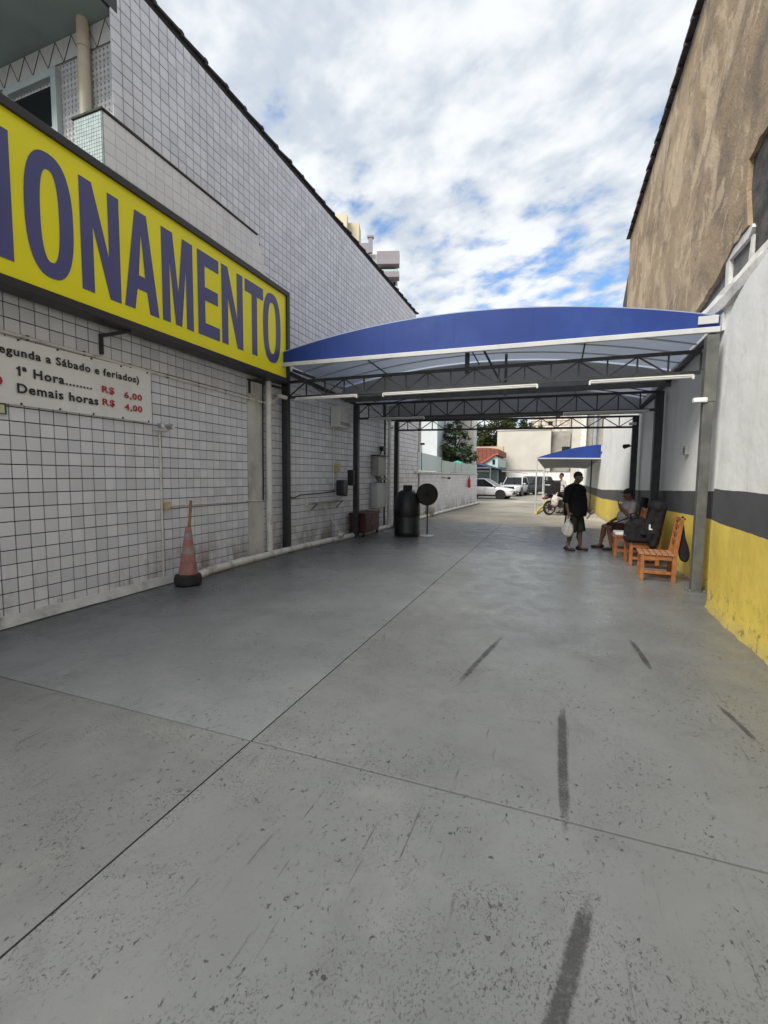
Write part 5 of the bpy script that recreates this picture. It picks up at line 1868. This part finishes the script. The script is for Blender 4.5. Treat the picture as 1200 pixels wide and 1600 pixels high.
# ------------------------------------------------------------------ cars
def car(label, paint, L, W_, Hh, kind='sedan', cat='car', plate=True):
    """nose at +X, origin on the ground at the centre"""
    t_ = thing('parked_car', label, cat)
    hl, hw = L / 2, W_ / 2
    sedan = kind == 'sedan'
    belt = Hh * (.62 if sedan else .60)
    hood = Hh * (.60 if sedan else .60)
    zb = .2 if sedan else .27
    # lower body: x, bottom, top, half width
    st_ = [(-hl, zb + .2, belt * .8, hw * .78), (-hl + .06, zb + .06, belt * .96, hw * .9), (-hl + .35, zb, belt * 1.0, hw * .98), (-hl + 1.0, zb, belt * 1.01, hw), (-.2, zb, belt, hw), (hl - 1.35, zb, belt * .985, hw),
           (hl - 1.0, zb, hood * .96, hw * .99), (hl - .45, zb, hood * .87, hw * .95), (hl - .12, zb + .03, hood * .77, hw * .84), (hl, zb + .12, hood * .62, hw * .72)]
    if not sedan:
        st_[-3] = (hl - .45, zb, hood * .95, hw * .97); st_[-2] = (hl - .1, zb + .05, hood * .88, hw * .9); st_[-1] = (hl, zb + .15, hood * .7, hw * .82)
    mb = MB()
    rings = []
    for x, z0, z1, w in st_:
        h = z1 - z0
        half = [(0, z0), (w * .8, z0), (w * .97, z0 + h * .12), (w, z0 + h * .45), (w * .985, z0 + h * .72), (w * .93, z0 + h * .93), (w * .78, z1), (w * .35, z1 + .012)]
        ring_ = [(x, a, b) for a, b in half] + [(x, 0, z1 + .018)] + [(x, -a, b) for a, b in half[::-1][:-1]]
        rings.append(ring_)
    mb.loft(rings)
    bd = mb.build('body', paint, t_, smooth=35, subsurf=1)
    # cabin
    if sedan:
        x0, x1, x2, x3 = -hl + .55, -hl + 1.15, hl - 2.1, hl - 1.2
    else:
        x0, x1, x2, x3 = -hl + .12, -hl + .42, hl - 2.05, hl - 1.3
    zr = Hh - .04
    wb, wr_ = hw * .88, hw * .72
    gl = MB()
    gl.loft([[(x0, -wb, belt - .02), (x3, -wb, belt - .03), (x3, wb, belt - .03), (x0, wb, belt - .02)],
             [(x1, -wr_, zr), (x2, -wr_, zr), (x2, wr_, zr), (x1, wr_, zr)]])
    gl.build('windows', 'glass_dark', t_, bevel=.02)
    rf = MB()
    rf.loft([[(x1 - .03, -wr_ - .012, zr - .02), (x2 + .03, -wr_ - .012, zr - .02), (x2 + .03, wr_ + .012, zr - .02), (x1 - .03, wr_ + .012, zr - .02)],
             [(x1 + .1, -wr_ * .85, Hh - .005), (x2 - .1, -wr_ * .85, Hh - .005), (x2 - .1, wr_ * .85, Hh - .005), (x1 + .1, wr_ * .85, Hh - .005)]])
    rf.build('roof', paint, t_, bevel=.02, smooth=40)
    def P(k, u, s_):
        """point on the cabin side: u along, k up"""
        xa = x0 + (x3 - x0) * u
        xb = x1 + (x2 - x1) * u
        return Vector((xa + (xb - xa) * k, s_ * ((wb + (wr_ - wb) * k) + .008), belt - .025 + (zr - belt + .02) * k))
    for s_ in (-1, 1):
        for u in (0.0, .3, .62, 1.0):
            MB().bar(P(0, u, s_), P(1, u, s_), .07 if u in (0., 1.) else .05, .03).build('pillar', paint if u in (0., 1.) else 'car_trim', t_)
        mr = MB().ball((x3 - .12, s_ * (hw + .08), belt + .06), (.07, .1, .065)).build('mirror', paint, t_, smooth=60)
        for u in (.3, .64):
            xx = x0 + (x3 - x0) * u
            MB().cbox((xx + .14, s_ * (hw * .985 + .008), belt * .86), (.17, .02, .025)).build('door_handle', paint, t_)
            MB().bar((xx, s_ * (hw + .003), belt * .93), (xx, s_ * (hw + .004), zb + .15), .012, .006).build('door_gap', 'car_trim', t_)
        MB().box(-hl + 1.15, hl - 1.15, s_ * hw - .02 if s_ > 0 else -hw - .01, s_ * hw + .01 if s_ > 0 else -hw + .02, zb - .01, zb + .09).build('sill', 'car_trim', t_)
        h_ = MB().ball((hl - .17, s_ * hw * .68, hood * .72 if sedan else hood * .78), (.14, hw * .2, .065), 14, 8)
        h_.build('headlight', 'lamp_clear', t_, smooth=60)
        MB().ball((-hl + .08, s_ * hw * .72, belt * .82), (.08, hw * .17, .09), 12, 8).build('tail_lamp', 'lamp_red', t_, smooth=60)
        MB().cbox((hl - .03, s_ * hw * .62, zb + .2), (.06, .2, .12)).build('fog_lamp_recess', 'car_trim', t_, bevel=.02)
        for xw in (-hl + .78, hl - .86):
            r_ = .33 if sedan else .37
            MB().lathe([(r_ + .055, -.012), (r_ + .055, .004)], (xw, s_ * hw, r_), 24, 'Y').build('wheel_arch', 'car_trim', t_)
            w = MB().lathe([(r_ - .1, -.1), (r_ - .02, -.1), (r_, -.07), (r_, .07), (r_ - .02, .1), (r_ - .1, .1)], (xw, s_ * (hw - .085), r_), 28, 'Y', True).build('wheel', 'rubber', t_, smooth=40)
            rm = MB().lathe([(r_ - .1, -.06), (r_ - .1, .06)], (xw, s_ * (hw - .085), r_), 24, 'Y')
            rm.build('rim', 'car_trim', w)
            sp = MB()
            for k in range(7):
                a = 2 * math.pi * k / 7
                sp.bar((xw, s_ * (hw - .015), r_), (xw + (r_ - .09) * math.cos(a), s_ * (hw - .015), r_ + (r_ - .09) * math.sin(a)), .05, .03)
            sp.lathe([(r_ - .115, -.01), (r_ - .09, -.01), (r_ - .09, .012), (r_ - .115, .012)], (xw, s_ * (hw - .018), r_), 24, 'Y', True)
            sp.build('spokes', 'alloy', w)
    gz = hood * (.6 if sedan else .72)
    MB().cbox((hl - .02, 0, gz), (.06, hw * .95, .12 if sedan else .2)).build('grille', 'car_trim', t_, bevel=.02)
    MB().cbox((hl - .015, 0, zb + .2), (.07, hw * .9, .14)).build('bumper_intake', 'car_trim', t_, bevel=.02)
    MB().cbox((hl + .022, 0, zb + .32), (.012, .4, .12)).build('number_plate', 'grey_box', t_)
    MB().cbox((-hl - .0, 0, zb + .45), (.012, .4, .12)).build('number_plate', 'grey_box', t_)
    return t_


c = car('white hatchback seen from its side, half hidden behind the end of the tiled wall', 'car_white', 4.1, 1.74, 1.47)
c.location = (-4.72, 34.4, 0); c.rotation_euler = (0, 0, R(-9))
c = car('white sport utility car facing the lane behind the white hatchback', 'car_white', 4.4, 1.8, 1.62, 'suv')
c.location = (-3.35, 41.2, 0); c.rotation_euler = (0, 0, R(-97))
c = car('dark grey pickup sized sport utility car parked at the back of the yard', 'car_dark', 4.5, 1.85, 1.7, 'suv')
c.location = (-2.15, 44.2, 0); c.rotation_euler = (0, 0, R(228))
c = car('small dark car between the white and the dark sport utility cars', 'car_dark', 4.0, 1.7, 1.5)
c.location = (-3.3, 50.5, 0); c.rotation_euler = (0, 0, R(-80))
c = car('dark car parked under the navy awning at the left of the yard', 'car_dark', 4.2, 1.75, 1.5)
c.location = (-7.9, 46.5, 0); c.rotation_euler = (0, 0, R(-70))

# ------------------------------------------------------------------ small blue awning on the right, steel frame and yellow hose
A = thing('blue_awning', 'small blue awning with white edge standing against the right wall beyond the canopy', 'awning', (.5, 21, 0))
AY0, AY1 = 20.9, 29.0
ax0, ax1 = -.8, 1.72
def az(x, y):
    k = (x - ax0) / (ax1 - ax0)
    return 2.44 + .52 * (1 - (1 - k) ** 1.6) - (y - AY0) * .04
nn = 14
xs2 = [ax0 + (ax1 - ax0) * i / nn for i in range(nn + 1)]
MB().prism([(ax0, 2.41), (ax1, 2.39)] + [(x, az(x, AY0) + .01) for x in xs2[::-1]], lambda a, b, d: (a, AY0 + d, b), 0, .012).build('valance', 'canopy_blue', A)
for dz, nm, mt in ((0, 'roof_sheet', 'canopy_blue'), (-.02, 'roof_lining', 'canopy_under')):
    mb = MB()
    vv, ff = [], []
    for j in range(5):
        y = AY0 + .014 + (AY1 - AY0) * j / 4
        for x in xs2:
            xx = x + (y - AY0) * .02 * (1 - (x - ax0) / (ax1 - ax0)) - (y - AY0) * .012 * ((x - ax0) / (ax1 - ax0))
            vv.append((xx, y, (az(x, y) + dz) if nm == 'roof_sheet' else 2.40 - (y - AY0) * .035 + .05 * math.sin(math.pi * (x - ax0) / (ax1 - ax0))))
    for j in range(4):
        for i in range(nn):
            ff.append((j * (nn + 1) + i, j * (nn + 1) + i + 1, (j + 1) * (nn + 1) + i + 1, (j + 1) * (nn + 1) + i))
    mb.add(vv, ff)
    mb.build(nm, mt, A, smooth=60, fix=False)
MB().bar((ax0, AY0 - .02, 2.415), (ax1, AY0 - .02, 2.395), .045).build('front_rail', 'white_steel', A)
MB().bar((ax1, AY0 - .02, 2.4), (ax1, AY0 - .02, 2.95), .04).build('end_rail', 'white_steel', A)
MB().bar((ax0, AY0, 2.41), (ax0 + .17, AY1, 2.1), .04).build('side_rail', 'white_steel', A)
for y, h_ in ((20.9, 2.41), (28.9, 2.1)):
    MB().tube([(ax0 + (y - AY0) * .02, y, 0), (ax0 + (y - AY0) * .02, y, h_)], .03, 10).build('post', 'white_steel', A)
MB().tube([(1.45, 22.2, 0), (1.45, 22.2, 2.4)], .03, 10).build('post', 'steel_dark', A)
fo = thing('carport_frame', 'thin white steel pipe frame of the open carport in front of the cream wall', 'frame', (-2, 33, 0))
MB().bar((-3.6, 33, 2.07), (-.85, 33, 2.07), .05).build('beam', 'steel_grey', fo)
MB().bar((-3.6, 33, 1.97), (-.85, 33, 1.97), .025).build('beam', 'white_steel', fo)
for x, y in ((-.82, 33), (-.7, 40)):
    MB().tube([(x, y, 0), (x, y, 2.07)], .03, 10).build('post', 'white_steel', fo)
MB().bar((-.84, 33, 2.07), (-.7, 40, 2.03), .04).build('beam', 'white_steel', fo)
MB().bar((-3.6, 33, 2.04), (-3.2, 58, 2.0), .04).build('beam', 'steel_grey', fo)
tube_thing('yellow_hose', 'yellow curved rail on the ground beside the white posts of the small awning', 'rail', [(-.76, 20.7, .05), (-.66, 22.4, .12), (-.5, 24.4, .2), (-.47, 26.6, .26), (-.5, 28.5, .3)], .05, 'yellow_paint')

# ------------------------------------------------------------------ tiled boundary wall with glass railing, extinguisher
BW = thing('boundary_wall', 'low tiled wall with white coping and pale glass railing along the left of the yard', 'wall', (-4.6, 22, 0))
MB().prism([(-4.80, 16.52), (-4.36, 27.2), (-4.6, 27.2), (-5.2, 16.52)], lambda a, b, d: (a - .02, b, d), 0, 1.7).build('wall', 'pilaster', BW)
cands_b = cands[:]
cands.clear()
tile_grid((-4.816, 16.55), (-4.376, 27.2), (.03, 1.70))
mb = MB()
for c_, rz in cands:
    M = Matrix.Translation(c_) @ Matrix.Rotation(rz + rnd.gauss(0, .005), 4, 'Z')
    mb.add([M @ Vector(q) for q in proto.v], proto.f)
tag(mb.build('tile_cladding', 'tile_many', BW, fix=False), kind='stuff')
MB().prism([(-4.76, 16.0), (-4.32, 27.25), (-4.64, 27.25), (-5.1, 16.0)], lambda a, b, d: (a, b, d), 1.702, 1.78).build('coping', 'lime', BW)
gp = [16.3, 19.6, 22.0, 23.3, 25.0, 27.1]
for i in range(5):
    f_ = lambda y: (-4.78 + (y - 16.5) * .0412 - .06)
    y0, y1 = gp[i] + .05, gp[i + 1] - .05
    h0, h1 = (2.5, 2.42) if i == 0 else (2.30, 2.26)
    MB().prism([(y0, 1.8), (y1, 1.8), (y1, h1), (y0, h0)], lambda a, b, d: (f_(a) + d, a, b), 0, .012).build('glass_panel', 'rail_glass', BW)
for y in gp:
    MB().bar((-4.78 + (y - 16.5) * .0412 - .055, y, 1.78), (-4.78 + (y - 16.5) * .0412 - .055, y, 2.3 if y > 17 else 2.55), .04).build('post', 'grey_box', BW)
MB().tube([(-4.75, 16.6, 1.8), (-4.75, 16.6, 2.78)], .012, 6).build('lamp_pole', 'steel_dark', BW)
MB().cbox((-4.72, 16.6, 2.8), (.14, .1, .07)).build('flood_lamp', 'black_plastic', BW)
o = thing('fire_extinguisher', 'red fire extinguisher on the low tiled wall at the left of the yard', 'extinguisher', (-4.4, 24.6, 1.0))
ex = -4.816 + (24.6 - 16.55) * .0413 + .12
MB().lathe([(.06, 0), (.075, .02), (.08, .1), (.08, .42), (.06, .5), (.025, .54), (.025, .58)], (ex, 24.6, 1.0), 16).build('cylinder', 'red', o, smooth=40)
MB().cbox((ex, 24.6, 1.6), (.04, .16, .05)).build('valve', 'black_plastic', o)
MB().tube([(ex, 24.65, 1.58), (ex + .03, 24.75, 1.4), (ex + .03, 24.72, 1.1)], .015, 8).build('hose', 'rubber', o)
MB().cbox((ex + .08, 24.6, 1.25), (.006, .09, .15)).build('label_plate', 'white_plastic', o)
o = thing('security_camera', 'small dark camera with bracket on the low tiled wall under the glass railing', 'camera', (-4.6, 20, 1.6))
MB().bar((-4.68, 19.6, 1.55), (-4.5, 19.9, 1.52), .03).cbox((-4.45, 20.0, 1.52), (.1, .22, .09), rz=.4).build('body', 'black_plastic', o)

# ------------------------------------------------------------------ background buildings
def bld(name, label, cat, parts, loc):
    o = thing(name, label, cat, loc)
    for nm, mt, b in parts:
        MB().box(*b).build(nm, mt, o)
    return o


bld('warehouse', 'big plain cream wall of a warehouse closing the back of the yard', 'building', [('wall', 'cream_wall', (-7.2, -.75, 60, 75, 2.3, 7.45)), ('parapet_cap', 'lime', (-7.3, -.7, 59.9, 75.1, 7.455, 7.6)),
                                                                                                     ('shaded_stained_bay', 'shaded_wall', (-.745, 1.5, 61, 75, 2.3, 7.3)), ('window', 'glass_dark', (.55, 1.45, 60.96, 60.995, 4.2, 5.4))], (-3, 60, 0))  # the bay's darker tone is shade painted into its colour, plus stains
bld('yard_wall', 'long low white wall along the back of the yard behind the parked cars', 'wall', [('wall', 'white_wall', (-13, 3, 59.4, 59.85, 0, 2.25)), ('coping', 'cement', (-13, 3, 59.35, 59.9, 2.255, 2.33))], (-3, 59.5, 0))
o = bld('pale_building', 'pale building with corner pilaster and metal duct right of the cream warehouse', 'building', [('wall', 'cream_wall', (1.6, 3.0, 58, 75, 0, 9.5)), ('pilaster', 'lime', (2.5, 3.1, 57.7, 57.99, 0, 9.6)),
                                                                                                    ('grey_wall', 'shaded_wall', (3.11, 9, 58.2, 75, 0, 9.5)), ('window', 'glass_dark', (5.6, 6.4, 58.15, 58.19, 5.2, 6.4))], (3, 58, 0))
MB().tube([(3.95, 57.9, 2), (4.0, 57.9, 9.3)], .22, 14).build('duct', 'galvanised', o, smooth=50)
o = bld('beige_building', 'beige building with rows of windows showing above the cream warehouse', 'building', [('wall', 'beige_wall', (-5, 6, 95, 110, 0, 17))], (0, 95, 0))
for i in range(8):
    for j in range(6):
        MB().box(-4.4 + i * 1.3, -3.6 + i * 1.3, 94.94, 94.99, 9.2 + j * 1.25, 9.9 + j * 1.25).build('window', 'pale_tower' if (i * 3 + j) % 4 else 'glass_dark', o)
for j in range(6):
    MB().box(-5, 6, 94.9, 94.96, 8.8 + j * 1.25, 8.95 + j * 1.25).build('ledge', 'lime', o)
o = bld('cream_building', 'tall cream building behind the leafy tree at the left', 'building', [('wall', 'cream_wall', (-16, -5.95, 35, 36.2, 0, 12)), ('corner_pipe', 'white_steel', (-5.94, -5.76, 34.9, 35.2, 0, 12)),
                                                                                         ('window', 'glass_dark', (-9.4, -8.4, 34.96, 34.99, 5.6, 6.8))], (-8, 35, 0))
bld('pale_blue_building', 'streaked pale blue white wall between the tiled building and the tree', 'building', [('wall', 'pale_blue_wall', (-12, -6.9, 27.5, 34, 0, 8)), ('stain_gutter', 'cement', (-8.05, -7.97, 27.42, 27.49, 2.5, 8))], (-8, 28, 0))
# terracotta roofed house
o = thing('house', 'small house with terracotta roof, orange gable trim and teal wall', 'house', (-7, 50, 0))
MB().prism([(-12, 0), (-5.75, 0), (-5.75, 3.5), (-6.1, 3.8), (-7.6, 2.9), (-12, 2.6)], lambda a, b, d: (a, d, b), 49, 57).build('wall', 'teal_paint', o)
MB().prism([(-11, 2.8), (-7.5, 2.96), (-6.1, 3.9), (-5.75, 3.9), (-5.75, 4.5), (-6.8, 4.65), (-11, 4.65)], lambda a, b, d: (a, d, b), 49.4, 57.5).build('roof', 'terracotta', o)
MB().bar((-7.7, 48.9, 2.85), (-6.1, 48.9, 3.9), .3, .12).bar((-6.1, 48.9, 3.92), (-5.7, 48.9, 3.95), .3, .12).build('gable_trim', 'orange_paint', o)
for k in range(11):
    MB().bar((-10.4 + k * .42, 49.38, 3.0 + max(0, (k - 7)) * .27), (-10.4 + k * .42, 49.38, 4.6), .05).build('tile_rib', 'terracotta', o)
MB().box(-6.3, -6.05, 48.95, 48.99, 2.9, 3.4).build('window', 'glass_dark', o)
bld('beige_gable', 'pale roof slope above the terracotta house', 'roof', [('slope', 'beige_wall', (-12, -6.2, 58, 59, 3, 5.35))], (-9, 58, 0))
# navy awning
o = thing('navy_awning', 'dark navy awning on white posts over the left side of the yard', 'awning', (-7, 43, 0))
MB().loft([[(-11, 42, 2.42), (-5.6, 42, 2.42), (-5.6, 42, 2.45), (-8.3, 42, 3.1), (-11, 42, 3.1)], [(-11, 50, 2.35), (-4.9, 50, 2.3), (-4.9, 50, 2.32), (-7.2, 50, 3.0), (-11, 50, 3.0)]]).build('roof_cloth', 'navy_cloth', o)
MB().bar((-11, 41.96, 2.4), (-5.55, 41.96, 2.4), .09).bar((-11, 41.96, 2.1), (-5.55, 41.96, 2.1), .05).build('front_rail', 'white_steel', o)
for x, y in ((-5.57, 42), (-4.9, 50), (-8.5, 42)):
    MB().tube([(x, y, 0), (x, y, 2.4)], .04, 10).build('post', 'white_steel', o)
MB().box(-11, -5.0, 50.1, 50.3, 0, 2.6).build('rear_sheet', 'steel_grey', o)

# tower far behind the roof line
o = thing('apartment_tower', 'distant apartment tower with grey balconies rising over the tiled building roof', 'building', (-31.5, 80, 0))
MB().box(-45, -35.2, 80, 83, 0, 47.2).build('stair_tower', 'cream_tower', o)
MB().box(-39.5, -37.2, 78.5, 79.99, 30, 47.9).build('side_wall', 'cream_tower', o)
MB().box(-35.19, -31.6, 80, 83, 0, 41.6).build('block', 'pale_tower', o)
MB().box(-35.0, -33.2, 79.5, 79.98, 41.6, 43.4).build('parapet', 'grey_tower', o)
MB().box(-33.4, -32.7, 79.2, 79.9, 41.6, 44.2).build('chimney', 'grey_tower', o)
MB().box(-33.6, -32.5, 79.1, 80, 44.21, 44.5).build('chimney_cap', 'grey_tower', o)
MB().box(-31.59, -28.2, 80.5, 83, 0, 41).build('balcony_block', 'pale_tower', o)
for k in range(9):
    z = 40.9 - k * 2.9
    h_ = 2.2 if k == 0 else .95
    MB().box(-31.8, -27.8, 78.6, 80.49, z - h_ + (.6 if k == 0 else 0), z + (.6 if k == 0 else 0)).build('balcony', 'grey_tower', o)
    MB().box(-31.4, -28.5, 80.42, 80.49, z - 2.6, z - 1.1).build('window', 'glass_dark', o)
    MB().box(-31.7, -28.1, 78.7, 78.74, z, z + .4).build('glass_rail', 'rail_glass', o)
for k in range(6):
    MB().box(-34.6, -33.6, 79.94, 79.99, 38 - k * 2.9, 39.4 - k * 2.9).build('window', 'glass_dark', o)

o.rotation_euler = (0, 0, R(17))

# ------------------------------------------------------------------ trees
def tree(label, base, trunk_h, clumps, leaf, n, size, seed):
    rg = random.Random(seed)
    o = thing('tree', label, 'tree', base)
    bx_, by_, bz_ = base
    top_ = Vector((bx_, by_, bz_ + trunk_h))
    MB().tube([base, (bx_ + .1, by_, bz_ + trunk_h * .5), top_], [.2, .15, .1], 10).build('trunk', 'bark', o, smooth=50)
    lm = MB()
    for c_, r_ in clumps:
        mid = top_.lerp(Vector(c_), .5) + Vector((rg.uniform(-.2, .2), rg.uniform(-.2, .2), .1))
        lm.tube([top_ - Vector((0, 0, trunk_h * .3)), mid, c_], [.08, .05, .02], 6)
    lm.build('limb', 'bark', o)
    mb = MB()
    tot = sum(r_ ** 2 for c_, r_ in clumps)
    for c_, r_ in clumps:
        subs = [(Vector(c_) + Vector((rg.gauss(0, 1), rg.gauss(0, 1), rg.gauss(0, .8))) * r_ * .55, r_ * rg.uniform(.22, .4)) for _ in range(14)]
        for _ in range(int(n * r_ ** 2 / tot)):
            sc_, sr = rg.choice(subs)
            q = sc_ + Vector((rg.gauss(0, .55), rg.gauss(0, .55), rg.gauss(0, .45))) * sr
            s_ = size * rg.uniform(.6, 1.3)
            M = Matrix.Translation(q) @ Matrix.Rotation(rg.uniform(0, 6.3), 4, 'Z') @ Matrix.Rotation(rg.uniform(-1.1, 1.1), 4, 'X') @ Matrix.Rotation(rg.uniform(-.8, .8), 4, 'Y')
            mb.add([M @ Vector((-s_, 0, 0)), M @ Vector((0, -s_ * .42, s_ * .1)), M @ Vector((s_, 0, -s_ * .12)), M @ Vector((0, s_ * .42, s_ * .1))], [(0, 1, 2, 3)])
    mb.build('crown', leaf, o, fix=False)
    return o


tree('leafy dark green tree growing over the glass railing of the low tiled wall', (-6.4, 29.5, 0), 3.0,
     [((-6.7, 29.3, 3.9), .8), ((-6.2, 29.0, 3.3), .75), ((-7.0, 29.2, 3.0), .6), ((-5.6, 29.0, 2.95), .6), ((-5.1, 29.0, 2.8), .42), ((-6.3, 29.6, 4.8), .7), ((-6.0, 29.2, 2.5), .5), ((-5.7, 29.4, 4.2), .35)], 'leaf_a', 5200, .1, 3)
tree('broad mid green tree rising behind the cream warehouse', (-8.5, 66, 0), 6.5,
     [((-9.5, 65, 7.2), 1.7), ((-7.8, 64.5, 8.3), 1.7), ((-6.3, 64.5, 8.4), 1.5), ((-4.9, 64.5, 8.3), 1.2), ((-9.2, 63, 5.8), 1.6), ((-8.1, 63, 6.6), 1.6), ((-3.8, 65, 8.1), .9), ((-10.8, 65, 7.6), 1.4), ((-8.6, 63, 5.0), 1.1)], 'leaf_b', 15000, .19, 5)
o = thing('green_umbrella', 'turquoise green cloth showing above the glass railing in front of the tree', 'cloth', (-5.6, 27.5, 2.3))
MB().lathe([(.5, 0), (.42, .14), (.28, .26), (.06, .33)], (-5.55, 27.2, 2.2), 8).build('cloth', 'green_cloth', o)
MB().tube([(-5.55, 27.2, 1.2), (-5.55, 27.2, 2.55)], .02, 8).build('pole', 'white_steel', o)
